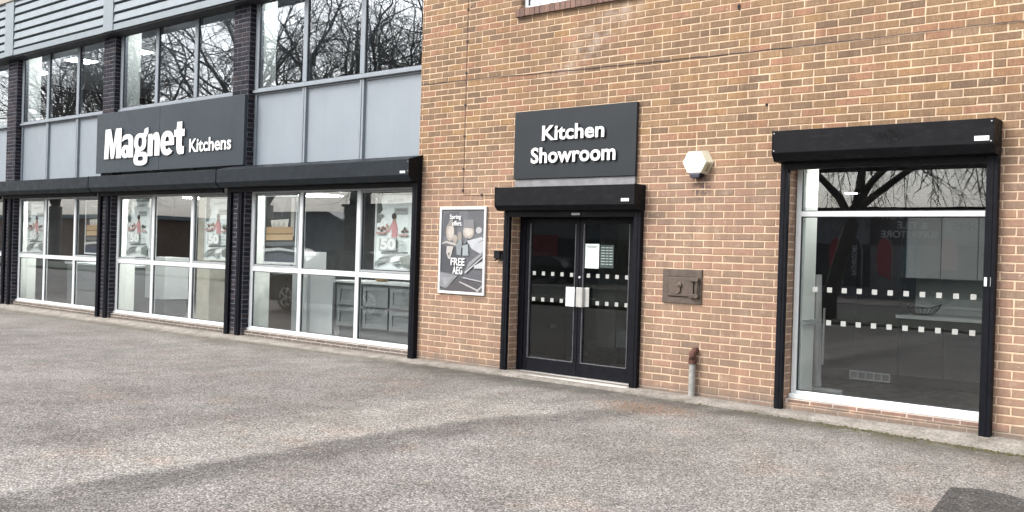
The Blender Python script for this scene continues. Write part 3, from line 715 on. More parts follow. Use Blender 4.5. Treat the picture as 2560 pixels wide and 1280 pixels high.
# ================================================================== SIGNS
s = empty('fascia_sign', (-9.7, -.06, 2.62), 'large slate grey fascia sign with white lettering reading Magnet Kitchens', 'sign')
for x0, x1 in ((-12.07, -9.862), (-9.856, -7.37)): bx('sign_board', 'signlit', x0, x1, -.062, -.012, 2.63, 3.735, s, .003)
bx('sign_frame', 'black2', -12.05, -7.375, -.014, -.008, 2.64, 3.725, s)
LT = ['letter', 'lside']
yL = -.068
def glyph(polys, a, b, c, d, bands=()):
    mb = MB(); e = 0
    for q in polys: mb.prism([(a+(b-a)*u, c+(d-c)*v) for u, v in q], yL, yL-.018-e, 'y', 0); e += .0004
    for (cx, cz, rx, rz_, ix, iz, t0, t1, sq) in bands:
        n = 26
        def P(k, A, Bz):
            t = R_(t0+(t1-t0)*k/n); c_, s_ = math.cos(t), math.sin(t)
            u, v = cx+A*math.copysign(abs(c_)**(2/sq), c_), cz+Bz*math.copysign(abs(s_)**(2/sq), s_); return (a+(b-a)*u, c+(d-c)*v)
        for k in range(n):
            mb.prism([P(k, rx, rz_), P(k+1, rx, rz_), P(k+1, ix, iz), P(k, ix, iz)], yL, yL-.018-e, 'y', 0)
        e += .0004
    o = mb.build('letter', LT, s)
    for p in o.data.polygons: p.material_index = 0 if abs(p.normal.y) > .7 else 1
    return o
glyph([[(0, 0), (.05, 1), (.37, 1), (.54, .47), (.67, 1), (1, 1), (1, 0), (.70, 0), (.73, .62), (.58, 0), (.40, 0), (.27, .62), (.26, 0)]], -11.725, -11.105, 2.882, 3.425)
glyph([[(.60, 0), (.60, .72), (1, .70), (1, .0)], [(0.04, .70), (.09, .90), (.30, .99), (.40, .80), (.24, .76)]], -11.10, -10.685, 2.878, 3.30,
      [(.36, .27, .36, .28, .07, .10, 0, 360, 2.2), (.50, .68, .50, .32, .10, .12, 0, 130, 2.3)])
glyph([[(0, 0), (0, .93), (.36, .95), (.38, .84), (.5, .95), (.68, 1), (.86, .96), (.97, .82), (1, .65), (1, 0), (.58, 0), (.58, .62), (.55, .70), (.47, .70), (.42, .62), (.42, 0)]], -10.19, -9.80, 2.876, 3.285)
glyph([[(.30, .40), (.30, .57), (.94, .57), (1, .50), (.99, .40)]], -9.775, -9.34, 2.868, 3.285, [(.5, .5, .5, .5, .15, .27, 0, 318, 2.2)])
glyph([[(.24, .22), (.22, .76), (.28, 1), (.75, 1), (.75, .28), (.82, .23), (.97, .24), (.97, .02), (.75, 0), (.5, .0), (.33, .06)], [(0, .55), (0, .765), (1, .765), (1, .55)]], -9.345, -9.025, 2.868, 3.415)
# two-storey g
def ring(mb, cx, cz, rx, rz_, ix, iz, y0, y1, n=28, sq=2.4, icx=0, icz=0):
    def P(k, a, b, ox=0, oz=0):
        t = 2*math.pi*k/n; c_, s_ = math.cos(t), math.sin(t)
        return (cx+ox+a*math.copysign(abs(c_)**(2/sq), c_), cz+oz+b*math.copysign(abs(s_)**(2/sq), s_))
    for k in range(n):
        o1, o2, i1, i2 = P(k, rx, rz_), P(k+1, rx, rz_), P(k, ix, iz, icx, icz), P(k+1, ix, iz, icx, icz)
        for y in (y0, y1): mb.poly([(o1[0], y, o1[1]), (o2[0], y, o2[1]), (i2[0], y, i2[1]), (i1[0], y, i1[1])], 0)
        mb.poly([(o1[0], y0, o1[1]), (o2[0], y0, o2[1]), (o2[0], y1, o2[1]), (o1[0], y1, o1[1])], 1)
        mb.poly([(i1[0], y0, i1[1]), (i2[0], y0, i2[1]), (i2[0], y1, i2[1]), (i1[0], y1, i1[1])], 1)
mb = MB(); ya, yb = yL, yL-.018
ring(mb, -10.45, 3.135, .205, .160, .070, .085, ya, yb)
ring(mb, -10.425, 2.845, .235, .120, .090, .040, ya, yb-.001, sq=3)
mb.prism([(-10.60, 3.02), (-10.50, 2.99), (-10.40, 2.955), (-10.30, 2.95), (-10.30, 2.93), (-10.58, 2.915), (-10.625, 2.955)], ya, yb+.001, 'y')
mb.prism([(-10.36, 3.25), (-10.31, 3.36), (-10.20, 3.385), (-10.19, 3.29), (-10.24, 3.24), (-10.27, 3.20)], ya, yb+.002, 'y')
mb.build('letter', ['letter', 'lside'], s)
text('letters', 'Kitchens', LT, s, -8.885, -7.68, 2.886, 3.11, yL, .012, .022)
s = empty('entrance_sign', (-1., -.05, 2.26), 'dark rectangular sign above the doors with raised white words Kitchen Showroom', 'sign')
bx('sign_board', 'sign', -1.862, -.148, -.05, -.012, 2.262, 3.062, s, .003)
text('letters', 'Kitchen', LT, s, -1.425, -.55, 2.697, 2.872, -.055, .022, .026, spacing=1.02)
text('letters', 'Showroom', LT, s, -1.583, -.392, 2.436, 2.622, -.055, .022, .026, spacing=1.02)
MB().box(-1.85, -.16, -.03, -.008, 2.16, 2.258).build('backing_board', simple('weathered_board', (.25, .25, .26), .8, var=.2, scale=14), s)

# ================================================================== WALL THINGS
# poster case
ps = empty('poster_case', (-2.69, 0, .85), 'wall mounted poster in a thin silver frame reading Spring offers and FREE AEG', 'poster')
x0, x1, z0, z1 = -3.087, -2.293, .845, 1.942
mb = MB(); f_ = .036; mb.box(x0, x1, -.034, -.008, z0, z0+f_).box(x0, x1, -.034, -.008, z1-f_, z1).box(x0, x0+f_, -.034, -.008, z0+f_, z1-f_).box(x1-f_, x1, -.034, -.008, z0+f_, z1-f_)
mb.build('frame', simple('silver_frame', (.72, .73, .73), .35, metal=.3, var=.05), ps, bevel=.003)
X0, X1, Z0, Z1 = x0+f_, x1-f_, z0+f_, z1-f_
def PP(u, v): return (X0+(X1-X0)*u, Z1-(Z1-Z0)*v)
TONE = .78; grey = {}
def gm(c):
    c = tuple(q*TONE for q in c); k = tuple(round(q, 3) for q in c)
    if k not in grey: grey[k] = simple('print_tone', c, .45, var=.10, scale=18)
    return grey[k]
poster = bx('print', gm((.13, .135, .15)), X0, X1, -.016, -.009, Z0, Z1, ps)
lay = [-.0165]
def shp(pts, c, mapf=PP, par_=None, up=.0006, th=.0005, name='print_shape'):
    y = lay[0]; lay[0] -= up
    mb = MB(); mb.prism([mapf(*p) for p in pts], y, y-th, 'y'); return mb.build(name, gm(c), par_ or poster)
def ell(cx, cy, rx, ry, n=16): return [(cx+rx*math.cos(2*math.pi*k/n), cy+ry*math.sin(2*math.pi*k/n)) for k in range(n)]
shp([(0, 0), (1, 0), (1, .34), (0, .40)], (.17, .18, .20))
shp([(.05, .04), (.40, .02), (.36, .30), (.02, .34)], (.11, .115, .13))
shp([(.6, 0), (1, .02), (1, .28), (.66, .3)], (.13, .135, .15))
shp([(0, .41), (.12, .385), (.62, .45), (.55, .47), (.1, .41), (0, .43)], (.55, .52, .48))
shp([(0, .44), (.5, .47), (.46, .78), (0, .76)], (.075, .08, .095))
shp(ell(.20, .27, .10, .115), (.47, .42, .36)); shp(ell(.22, .27, .07, .08), (.62, .57, .51)); shp([(.13, .2), (.19, .12), (.26, .13), (.27, .2)], (.32, .30, .28))
shp(ell(.64, .27, .13, .085), (.50, .46, .40)); shp(ell(.64, .265, .09, .055), (.66, .61, .55)); shp([(.51, .22), (.54, .12), (.75, .12), (.77, .23)], (.25, .25, .26))
shp(ell(.88, .25, .07, .04), (.52, .52, .52)); shp(ell(.44, .33, .05, .06), (.38, .34, .29)); shp(ell(.33, .36, .06, .05), (.44, .40, .34))
shp([(.60, .38), (.95, .33), (1, .36), (.70, .44)], (.60, .62, .65)); shp([(.68, .44), (1, .37), (1, .55), (.74, .48)], (.56, .58, .62))
shp([(.36, .42), (.43, .36), (.50, .38), (.48, .56), (.38, .55)], (.30, .33, .35)); shp([(.52, .44), (.64, .42), (.66, .56), (.52, .56)], (.40, .45, .47)); shp([(.54, .4), (.62, .33), (.64, .35), (.58, .42)], (.20, .22, .24))
shp([(.14, .45), (.30, .45), (.26, .55), (.22, .61), (.18, .60), (.13, .53)], (.60, .57, .54)); shp([(.17, .53), (.22, .53), (.20, .58)], (.12, .12, .13))
shp([(.68, .64), (1, .50), (1, .535), (.6, .74)], (.32, .33, .35)); shp([(.58, .76), (1, .555), (1, .575), (.6, .78)], (.52, .53, .55)); shp([(.80, .68), (1, .62), (1, .71), (.80, .71)], (.60, .62, .65))
shp([(0, .77), (.42, .81), (.16, .97), (0, .95)], (.28, .29, .31)); shp([(.04, .84), (.3, .83), (.12, .95)], (.36, .37, .39))
shp([(.16, .97), (.44, .82), (1, .93), (1, 1), (.1, 1)], (.10, .095, .10)); shp([(.48, .875), (.92, .97), (.90, .985), (.46, .885)], (.58, .58, .58)); shp([(.86, .985), (1, .91), (1, .93), (.9, .995)], (.58, .58, .58)); shp([(.55, .82), (1, .86), (1, .875), (.55, .835)], (.48, .48, .5))
yt = lay[0]-.0006
text('lettering', 'Spring', 'letter', poster, -2.905, -2.712, 1.772, 1.846, yt, .0006, .012)
text('lettering', 'offers.', 'letter', poster, -2.862, -2.690, 1.705, 1.766, yt, .0006, .012)
text('lettering', 'FREE', 'letter', poster, -2.868, -2.63, 1.205, 1.30, yt, .0006, .018)
text('lettering', 'AEG', 'letter', poster, -2.832, -2.665, 1.095, 1.192, yt, .0006, .018)
TONE = 1.0
# alarm
al = empty('alarm_box', (.605, 0, 2.25), 'white hexagonal alarm sounder with a dark strobe below, on the brick wall', 'alarm')
hx = [(.458, 2.372), (.525, 2.492), (.690, 2.492), (.757, 2.372), (.690, 2.255), (.525, 2.255)]
cxh, czh = .607, 2.373
fr_ = [(cxh+(a-cxh)*.90-.006, czh+(b-czh)*.92) for a, b in hx]; bk = [(cxh+(a-cxh)*1.05+.01, czh+(b-czh)*1.03) for a, b in hx]
mb = MB(); mb.poly([(a, -.105, b) for a, b in fr_], 0); mb.poly([(a, -.008, b) for a, b in reversed(bk)], 0)
for k in range(6):
    k2 = (k+1) % 6; mb.poly([(fr_[k][0], -.105, fr_[k][1]), (bk[k][0], -.008, bk[k][1]), (bk[k2][0], -.008, bk[k2][1]), (fr_[k2][0], -.105, fr_[k2][1])], 1 if k in (2, 3) else 0)
mb.build('cover', ['alarm', 'alarmside'], al, bevel=.004)
mb = MB()
for i in range(6):
    z = 2.275+i*.014; mb.box(.70+i*.006, .722+i*.006, -.085, -.03, z, z+.005)
mb.build('louvre', simple('louvre_ochre', (.35, .29, .15), .6), al)
MB().prism([(.54, 2.258), (.672, 2.258), (.655, 2.212), (.558, 2.212)], -.10, -.012, 'y').build('strobe', simple('strobe_lens', (.012, .014, .04), .25), al, bevel=.006)
mb = MB(); mb.disc((.59, 2.385), .006, -.107, -.1045, 10).disc((.575, 2.36), .005, -.107, -.1045, 10).build('screw', 'steel', al)
# night safe
sf = empty('night_safe', (.45, 0, .91), 'brown grey metal night safe hatch set in the brick wall', 'safe')
bx('surround', 'safe', .22, .683, -.022, .004, .908, 1.268, sf, .005)
mb = MB(); t = .006
mb.box(.285, .60, -.0245, -.0225, .978, 1.190, 0).build('door_gap', 'black2', sf)
bx('hatch', 'safe', .291, .594, -.036, -.0248, .984, 1.184, sf, .005)
mb = MB()
for z in (1.165, .995): mb.box(.555, .66, -.058, -.0365, z-.02, z+.02).disc((.645, z), .024, -.07, -.03, 12)
mb.tube([(.645, -.05, .985), (.645, -.05, 1.175)], .012, 10); mb.build('hinge', 'safe', sf, bevel=.003)
mb = MB(); mb.disc((.437, 1.105), .026, -.056, -.036, 16).disc((.437, 1.055), .014, -.052, -.036, 12).box(.425, .449, -.056, -.036, 1.03, 1.10).box(.395, .43, -.05, -.036, 1.012, 1.028)
mb.build('key_plate', simple('safe_key', (.17, .13, .105), .4, metal=.4), sf, bevel=.002)
# pipe stub
pi_ = empty('waste_pipe', (.625, -.06, -.05), 'short grey pipe with a rusty elbow entering the wall beside the pavement', 'pipe')
MB().tube([(.628, -.062, -.09), (.628, -.062, .315)], .034, 14).build('lower_pipe', 'galv', pi_, smooth=False)
MB().tube([(.628, -.062, .30), (.628, -.062, .345)], .043, 14).build('collar', 'rust', pi_)
MB().tube([(.628, -.062, .34), (.628, -.062, .39), (.630, -.055, .415), (.632, -.035, .43), (.632, .01, .435)], .037, 14).build('elbow', 'rust', pi_, smooth=True)
# key switch beside the door
ks = empty('key_switch', (-2.04, 0, 1.30), 'small black shutter key switch on the brick left of the doors', 'switch')
MB().box(-2.12, -2.03, -.07, -.006, 1.31, 1.405).build('case', 'black', ks, bevel=.004)
MB().box(-2.032, -1.995, -.05, -.006, 1.28, 1.37).prism([(-2.10, 1.31), (-2.13, 1.285), (-2.12, 1.28), (-2.07, 1.31)], -.05, -.03, 'y').build('bracket', 'black2', ks)
# cables
def wavy(pts, amp, step=.12):
    out = []
    for (a, b) in zip(pts, pts[1:]):
        a, b = Vector(a), Vector(b); k = max(1, int((b-a).length/step))
        for i in range(k): out.append(a.lerp(b, i/k)+Vector((0, 0, random.uniform(-amp, amp))))
    out.append(Vector(pts[-1])); return out
random.seed(41)
MB().tube(wavy([(-3.5, -.010, 3.545), (-2.73, -.010, 3.535), (-1.25, -.010, 3.50), (1.15, -.010, 3.462), (3.7, -.010, 3.45), (8.9, -.010, 3.44)], .005), .0036, 6).build('cable', 'cable')
tag(D.objects['cable'], 'thin dark cable running almost level across the upper brick wall', 'cable', 'thin cables on the brick wall')
cv = empty('cable', (-2.72, 0, 2.1), 'thin brown cable dropping down the brick to the door shutter box', 'cable', 'thin cables on the brick wall')
MB().tube([(-2.715, -.010, 5.6), (-2.722, -.010, 4.54), (-2.728, -.010, 4.09), (-2.72, -.010, 3.33), (-2.72, -.010, 2.83), (-2.715, -.010, 2.12), (-2.70, -.010, 2.095), (-2.45, -.010, 2.088), (-2.0, -.012, 2.085)], .0032, 6).build('wire', simple('brown_wire', (.24, .16, .12), .7), cv)
clip_m = simple('cable_clip', (.06, .04, .035), .7)
for z in (4.42, 4.02, 3.62, 3.22, 2.83, 2.42, 2.15): MB().box(-2.733, -2.707, -.019, -.004, z-.012, z+.012).build('clip', clip_m, cv)
for x in (-2.4, -2.15): MB().box(x-.012, x+.012, -.019, -.004, 2.075, 2.1).build('clip', clip_m, cv)
mb = MB(); mb.disc((1.33, 2.92), .014, -.0075, .02, 10).disc((1.0, 3.93), .02, -.0075, .02, 8, sz=1.6)
tag(mb.build('drill_hole', 'black2'), 'small dark drilled holes left open in the upper brick wall', 'hole')

# notices on the door
def notice(x0, x1, z0, z1, y, mat, label, lines=0, lm='cabg', name='notice'):
    n_ = empty(name, ((x0+x1)/2, y, z0), label, 'notice'); bx('sheet', mat, x0, x1, y-.001, y, z0, z1, n_)
    mb = MB(); h = (z1-z0)
    for i in range(lines):
        z = z1-h*(.1+.84*i/lines)
        for (p, q) in ((.08, .36), (.42, .62), (.68, .92)): mb.box(x0+(x1-x0)*p, x0+(x1-x0)*q, y-.0018, y-.0011, z-h*.035, z)
    if lines: mb.build('printed_lines', lm, n_)
    return n_
yN = dy+.028
n1 = notice(-.94, -.745, 1.235, 1.515, yN, 'paper', 'plain white paper notice taped inside the right door glass')
MB().box(-.92, -.77, yN-.0018, yN-.0011, 1.485, 1.492).box(-.90, -.79, yN-.0018, yN-.0011, 1.472, 1.478).build('printed_lines', 'cabg', n1)
notice(-.73, -.545, 1.245, 1.505, yN, simple('dark_green_sheet', (.03, .06, .055), .6), 'dark opening hours sheet with pale rows beside the white notice', 7, 'splash')

# ================================================================== WINDOW POSTERS
def wposter(x0, x1, z0, z1, kind, label):
    y = .235
    p = empty('window_poster', ((x0+x1)/2, y, z0), label, 'poster', 'framed posters hanging in the shopfront windows')
    fm = 'white'; t = .028
    mb = MB(); mb.box(x0, x1, y-.008, y+.01, z0, z0+t).box(x0, x1, y-.008, y+.01, z1-t, z1).box(x0, x0+t, y-.008, y+.01, z0+t, z1-t).box(x1-t, x1, y-.008, y+.01, z0+t, z1-t)
    mb.build('frame', fm, p, bevel=.002)
    a, b, c, d = x0+t, x1-t, z0+t, z1-t
    mp = lambda u, v: (a+(b-a)*u, d-(d-c)*v)
    base = (.78, .84, .84) if kind == 'girl' else (.035, .035, .037)
    pr = bx('print', gm(base), a, b, y, y+.006, c, d, p)
    lay[0] = y-.0006
    S = lambda pts, cc: shp(pts, cc, mp, pr)
    if kind == 'girl':
        S([(0, 0), (1, 0), (1, .06), (.1, .05)], (.20, .23, .23)); S([(.0, .02), (.16, .02), (.12, .14), (.17, .24), (.08, .30), (.10, .40), (0, .42)], (.10, .13, .12))
        S([(.02, .3), (.16, .33), (.10, .42), (0, .4)], (.16, .20, .17)); S([(.5, .22), (.88, .22), (.88, .31), (.5, .31)], (.38, .41, .41)); S([(.54, .24), (.84, .24), (.84, .26), (.54, .26)], (.22, .23, .23))
        S([(.3, .12), (.75, .1), (.75, .14), (.3, .155)], (.55, .60, .60))
        S(ell(.50, .330, .068, .045), (.045, .035, .032)); S([(.46, .37), (.55, .36), (.56, .43), (.45, .43)], (.40, .26, .20))
        S([(.45, .40), (.56, .41), (.61, .48), (.60, .56), (.57, .66), (.44, .66), (.44, .52), (.42, .46)], (.56, .29, .30)); S([(.44, .41), (.48, .45), (.36, .54), (.26, .545), (.26, .52), (.35, .50)], (.60, .36, .35)); S([(.33, .50), (.36, .46), (.30, .42), (.27, .44)], (.45, .28, .22))
        rb = random.Random(int(x0*10))
        for q in range(7): S(ell(.17+rb.uniform(-.11, .11), .50+rb.uniform(-.035, .035), rb.uniform(.02, .05), rb.uniform(.010, .024), 8), rb.choice(((.22, .12, .10), (.10, .11, .07), (.30, .16, .14))))
        for q in range(8): S(ell(.77+rb.uniform(-.10, .10), .51+rb.uniform(-.04, .035), rb.uniform(.02, .05), rb.uniform(.010, .024), 8), rb.choice(((.08, .09, .06), (.14, .09, .07), (.25, .17, .13))))
        for q in range(9): S(ell(.10+rb.uniform(-.08, .08), .05+rb.random()*.34, rb.uniform(.02, .05), rb.uniform(.012, .03), 7), rb.choice(((.07, .09, .08), (.13, .16, .14), (.25, .28, .27))))
        for q in range(6): S(ell(.6+rb.uniform(-.3, .3), .93+rb.uniform(-.04, .04), rb.uniform(.03, .1), rb.uniform(.008, .02), 8), rb.choice(((.15, .17, .16), (.4, .44, .43), (.7, .74, .73)))); S([(.64, .56), (.90, .555), (.90, .58), (.64, .58)], (.5, .32, .3)); S([(.03, .53), (.3, .53), (.3, .56), (.03, .56)], (.46, .3, .28))
        S([(.2, .80), (.95, .785), (.95, .805), (.2, .82)], (.10, .11, .11)); S([(.25, .85), (.6, .83), (.4, .9), (.15, .95), (.02, .99), (.02, .93)], (.30, .34, .33))
        S([(.5, .86), (.75, .84), (.7, .9), (.45, .93)], (.85, .88, .88)); S([(.72, .86), (1, .82), (1, 1), (.78, .96)], (.20, .23, .21)); S([(.15, .87), (.45, .85), (.43, .87), (.14, .89)], (.12, .13, .13))
        S([(.14, .62), (.62, .60), (.62, .77), (.14, .78)], (.46, .50, .50))
        xx0, zz0 = mp(.18, .765); xx1, zz1 = mp(.60, .615)
        text('lettering', '50', 'letter', pr, xx0, xx1, zz0, zz1, lay[0]-.0005, .0006, .05)
        S([(.66, .64), (.8, .64), (.8, .66), (.66, .66)], (.5, .55, .55)); S([(.66, .69), (.86, .69), (.86, .71), (.66, .71)], (.5, .55, .55)); S([(.66, .74), (.78, .74), (.78, .76), (.66, .76)], (.5, .55, .55))
    else:
        S([(.0, .0), (1, 0), (1, .30), (0, .34)], (.06, .06, .062)); S([(.25, .04), (.7, .02), (.62, .18), (.55, .30), (.45, .16)], (.13, .13, .13)); S([(.84, .02), (.95, .02), (.95, .6), (.84, .6)], (.40, .39, .36))
        S([(.18, .36), (.78, .34), (.74, .46), (.22, .47)], (.62, .60, .55)); S([(.24, .42), (.30, .38), (.36, .45), (.46, .38), (.52, .45), (.62, .38), (.7, .45), (.7, .47), (.24, .47)], (.42, .40, .36))
        S([(.04, .465), (.92, .46), (.92, .56), (.04, .57)], (.42, .28, .155)); S([(.04, .58), (.92, .57), (.92, .66), (.04, .67)], (.50, .36, .21)); S([(.04, .568), (.92, .558), (.92, .572), (.04, .582)], (.10, .06, .03))
        S([(.0, .70), (1, .68), (1, .74), (.3, .76), (0, .75)], (.14, .145, .15)); S([(0, .80), (.5, .78), (1, .81), (1, .84), (.5, .82), (0, .85)], (.45, .47, .48)); S([(0, .88), (.5, .86), (1, .9), (1, 1), (0, 1)], (.09, .10, .12))
        if kind == 'crate2':
            S([(0, .88), (1, .84), (1, 1), (0, 1)], (.03, .045, .085)); xx0, zz0 = mp(.2, .135); xx1, zz1 = mp(.9, .075)
            text('lettering', 'Thoughtful', 'steelw', pr, xx0, xx1, zz0, zz1, lay[0]-.0005, .0006, .01)
    return p
wposter(-15.56, -14.72, 1.085, 2.185, 'girl', 'pale poster with pink figure and a 50 in the far left shopfront bay')
wposter(-13.02, -12.18, 1.11, 2.17, 'crate2', 'dark poster with wooden crate and blue foot in the far left shopfront bay')
wposter(-11.40, -10.60, 1.10, 2.195, 'girl', 'pale poster with pink figure and 50, left-hand window of the middle shopfront bay')
wposter(-8.84, -8.06, 1.11, 2.215, 'girl', 'pale poster with pink figure and 50, right-hand window of the middle shopfront bay')
wposter(-7.18, -6.36, 1.105, 2.17, 'crate', 'dark poster with wooden crate and white bowl in the shopfront nearest the brick wall')
wposter(-4.60, -3.83, 1.095, 2.215, 'girl', 'pale poster with pink figure and a 50, nearest the tan brick wall')

# ================================================================== INTERIOR
def light(x, y, z, lx, ly, label):
    o = empty('ceiling_light', (x, y, z), label, 'ceiling light', 'flat ceiling lights inside the building')
    bx('housing', 'letter', x-lx/2-.03, x+lx/2+.03, y-ly/2-.03, y+ly/2+.03, z, z+.03, o); bx('diffuser', 'lamp' if z > 4 else ('lampg' if x < -3.6 else 'lampd'), x-lx/2, x+lx/2, y-ly/2, y+ly/2, z-.012, z-.001, o)
light(-16.1, 1.55, 5.44, .5, .5, 'square lit ceiling panel seen through the upper windows above the far left shopfront')
light(-18.6, 1.65, 5.44, .55, .5, 'square lit ceiling panel at the far left end of the upper storey')
light(-13.9, 1.78, 5.44, .35, .35, 'small lit ceiling panel behind the upper window over the large sign')
light(-14.2, 1.1, 2.40, .4, .2, 'small ceiling light over the far left shopfront display')
light(-12.75, 1.2, 2.40, .4, .2, 'small ceiling light above the wooden crate poster of the far left shopfront')
light(-10.5, 1.1, 2.40, .4, .2, 'small ceiling light above the middle shopfront display')
light(2.05, .62, 2.42, .9, .3, 'unseen fill light added inside the right display window')  # added out of view to brighten the display room
light(.3, 5.0, 2.40, .13, .13, 'small ceiling light at the back of the display room, shining between the tree limbs')
light(-1.2, 3.4, 2.42, .5, .5, 'ceiling light deep inside the entrance room')
light(-8.55, .75, 2.40, .35, .18, 'small ceiling light behind the window nearest the dark brick pier')
for (x, lb) in ((-15.2, 'far left'), (-11.0, 'middle'), (-6.8, 'nearest')):  # fill lights added out of view to brighten the pale linings by the glass
    light(x, .68, 2.40, .5, .3, 'unseen fill light added close behind the %s shopfront glass, hidden by the shutter box' % lb)
    light(x, .62, 5.44, .6, .3, 'unseen fill light added close behind the upper glass over the %s shopfront bay' % lb)
for (x, lb) in ((-17.6, 'far left'), (-13.6, 'left'), (-9.6, 'middle'), (-5.4, 'nearest')): light(x, 3.2, 2.40, .9, .5, 'bright panel light deep in the ground floor behind the %s shopfront bay' % lb)
# kitchen island with framed doors (bay next to brick wall)
k = empty('kitchen_island', (-5.4, 1.2, 0), 'grey kitchen island with framed door fronts behind the shopfront nearest the brick wall', 'kitchen unit')
MB().box(-6.32, -3.75, 1.02, 1.62, .14, .84).build('carcass', 'cabg', k)
bx('plinth', 'cabg', -6.30, -3.75, 1.06, 1.6, .0, .139, k); bx('worktop', 'cabw', -6.36, -3.70, .97, 1.66, .841, .875, k, .004)
x = -6.27
while x < -3.9:
    for (z0, z1) in ((.17, .46), (.50, .80)):
        mb = MB(); a, b = x, x+.56; mb.box(a, b, 1.0, 1.019, z0, z1)
        for q in ((a, a+.07, z0, z1), (b-.07, b, z0, z1), (a+.07, b-.07, z0, z0+.06), (a+.07, b-.07, z1-.06, z1)): mb.box(q[0], q[1], .985, .9995, q[2], q[3])
        mb.build('drawer_front', simple('unit_front', (.20, .215, .225), .45, var=.04), k)
    x += .60
k = empty('display_board', (-6.7, 1.1, 0), 'tall pale display panel standing inside the shopfront left of the grey island', 'panel')
bx('board', 'cabw', -6.95, -6.40, 1.0, 1.04, .0, 1.02, k); bx('foot', 'cabw', -7.12, -6.98, .95, 1.1, .0, 1.02, k)
k = empty('oven_unit', (-7.75, 1.1, 0), 'pale kitchen unit with a dark oven opening behind the shopfront glass', 'kitchen unit')
MB().box(-8.3, -8.17, 1., 1.5, 0, 1.3).box(-7.44, -7.2, 1., 1.5, 0, 1.3).box(-8.17, -7.44, 1., 1.5, .92, 1.02).build('surround', 'cabw', k)
MB().box(-8.165, -7.445, 1.03, 1.5, .0, .915).build('oven_front', simple('oven_brown', (.035, .024, .018), .35), k)
k = empty('pale_column', (-9.6, 1.0, 0), 'pale square column standing inside the middle shopfront bay', 'column')
MB().box(-10.03, -9.63, .85, 1.2, 0, 2.44).build('shaft', simple('column_plaster', (.42, .40, .34), .8), k)
k = empty('grey_drawers', (-14.0, 1.0, 0), 'wide grey drawer unit behind the far left shopfront glass', 'kitchen unit')
MB().box(-15.2, -12.6, .95, 1.5, 0, .86).build('carcass', 'cabg', k)
for z in (.05, .33, .6): MB().box(-15.18, -12.62, .928, .948, z, z+.255).build('drawer_front', 'cabg', k)
bx('worktop', 'cabw', -15.25, -12.55, .9, 1.55, .861, .9, k)
k = empty('tall_dresser', (-11.0, .8, 0), 'pale cabinet with a dark low shelf behind the middle shopfront glass', 'kitchen unit')
MB().box(-11.9, -11.2, .9, 1.4, .3, 1.1).build('carcass', 'cabw', k); MB().box(-11.88, -11.22, .92, 1.38, .0, .29).build('base', 'cabg', k)
k = empty('white_shelf', (-8.5, 1.2, .9), 'white wall shelf above dark units, right window of the middle bay', 'shelf')
MB().box(-9.4, -8.2, 1.2, 1.5, .86, 1.0).build('shelf_board', 'cabw', k)
# display room behind the right window
k = empty('kitchen_run', (2.2, 2.45, 0), 'graphite base units with a pale worktop and splashback inside the right display window', 'kitchen unit')
for a, b in ((1.885, 2.355), (2.36, 2.85), (2.855, 3.4), (3.405, 4.0)): bx('unit_door', 'cabd', a, b, 2.45, 2.47, .13, .765, k, .002)
bx('carcass', 'cabd', 1.882, 4.02, 2.472, 3.0, .12, .77, k)
bx('plinth', 'black2', .9, 4.02, 2.5, 2.52, .0, .118, k)
bx('worktop', 'cabw', 1.84, 4.05, 2.41, 3.0, .772, .812, k, .004)
bx('splashback', 'splash', 1.87, 4.05, 3.0, 3.03, .814, 1.26, k)
for a, b in ((1.87, 2.25), (2.255, 2.64), (2.645, 3.1)): bx('wall_cabinet', 'cabw', a, b, 2.62, 2.99, 1.235, 1.93, k, .003)
k = empty('tall_units', (1.4, 2.45, 0), 'tall graphite larder units beside the pale wall cabinets in the display room', 'kitchen unit')
for a, b in ((.9, 1.37), (1.375, 1.868)): bx('unit_door', 'cabd', a, b, 2.44, 2.46, .13, 2.2, k, .002)
bx('carcass', 'cabd', .895, 1.868, 2.462, 3.0, .12, 2.2, k)
k = empty('plinth_heater', (1.56, 2.4, .08), 'white plinth heater grille at floor level under the larder units', 'heater')
mb = MB(); x0, x1, z0, z1 = 1.33, 1.80, .025, .125; mb.box(x0, x1, 2.41, 2.43, z0, z0+.012).box(x0, x1, 2.41, 2.43, z1-.012, z1)
for i in range(6): x = x0+(x1-x0-.012)*i/5; mb.box(x, x+.012, 2.41, 2.43, z0+.012, z1-.012)
mb.build('grille', 'steelw', k); bx('backing', 'cabg', x0, x1, 2.432, 2.438, z0, z1, k)
k = empty('wire_basket', (2.05, 2.55, .82), 'dark wire fruit basket standing on the pale worktop', 'basket')
mb = MB(); n = 22; top = []; bot = []
for i in range(n+1):
    t = 2*math.pi*i/n; top.append((2.07+.21*math.cos(t), 2.62+.12*math.sin(t), .92+.025*math.cos(2*t))); bot.append((2.07+.10*math.cos(t), 2.62+.07*math.sin(t), .822))
mb.tube(top, .005, 5).tube(bot, .005, 5)
for i in range(n): mb.tube([top[i], ((top[i][0]*.4+bot[i][0]*.6), (top[i][1]*.4+bot[i][1]*.6), .85), bot[i]], .003, 4)
mb.build('wire', 'black2', k)
k = empty('display_stand', (1.5, 1.2, 0), 'leaning pale display stand on a flat base inside the right window', 'stand')
MB().tube([(1.43, 1.22, .05), (1.40, 1.22, 1.25)], .045, 8).build('pole', 'steelw', k)
MB().prism([(1.30, 1.08), (1.66, 1.02), (1.74, 1.12), (1.70, 1.24), (1.34, 1.28)], .004, .035, 'z').build('base', 'cabw', k)
bx('tag', 'steelw', 1.52, 1.535, 1.1, 1.12, .3, .9, k)
k = empty('side_board', (1.65, .3, 0), 'white panelled side board just inside the left edge of the display window', 'panel')
mb = MB(); mb.box(1.60, 1.672, .22, .50, 0, 2.34); mb.build('board', 'plaster', k)
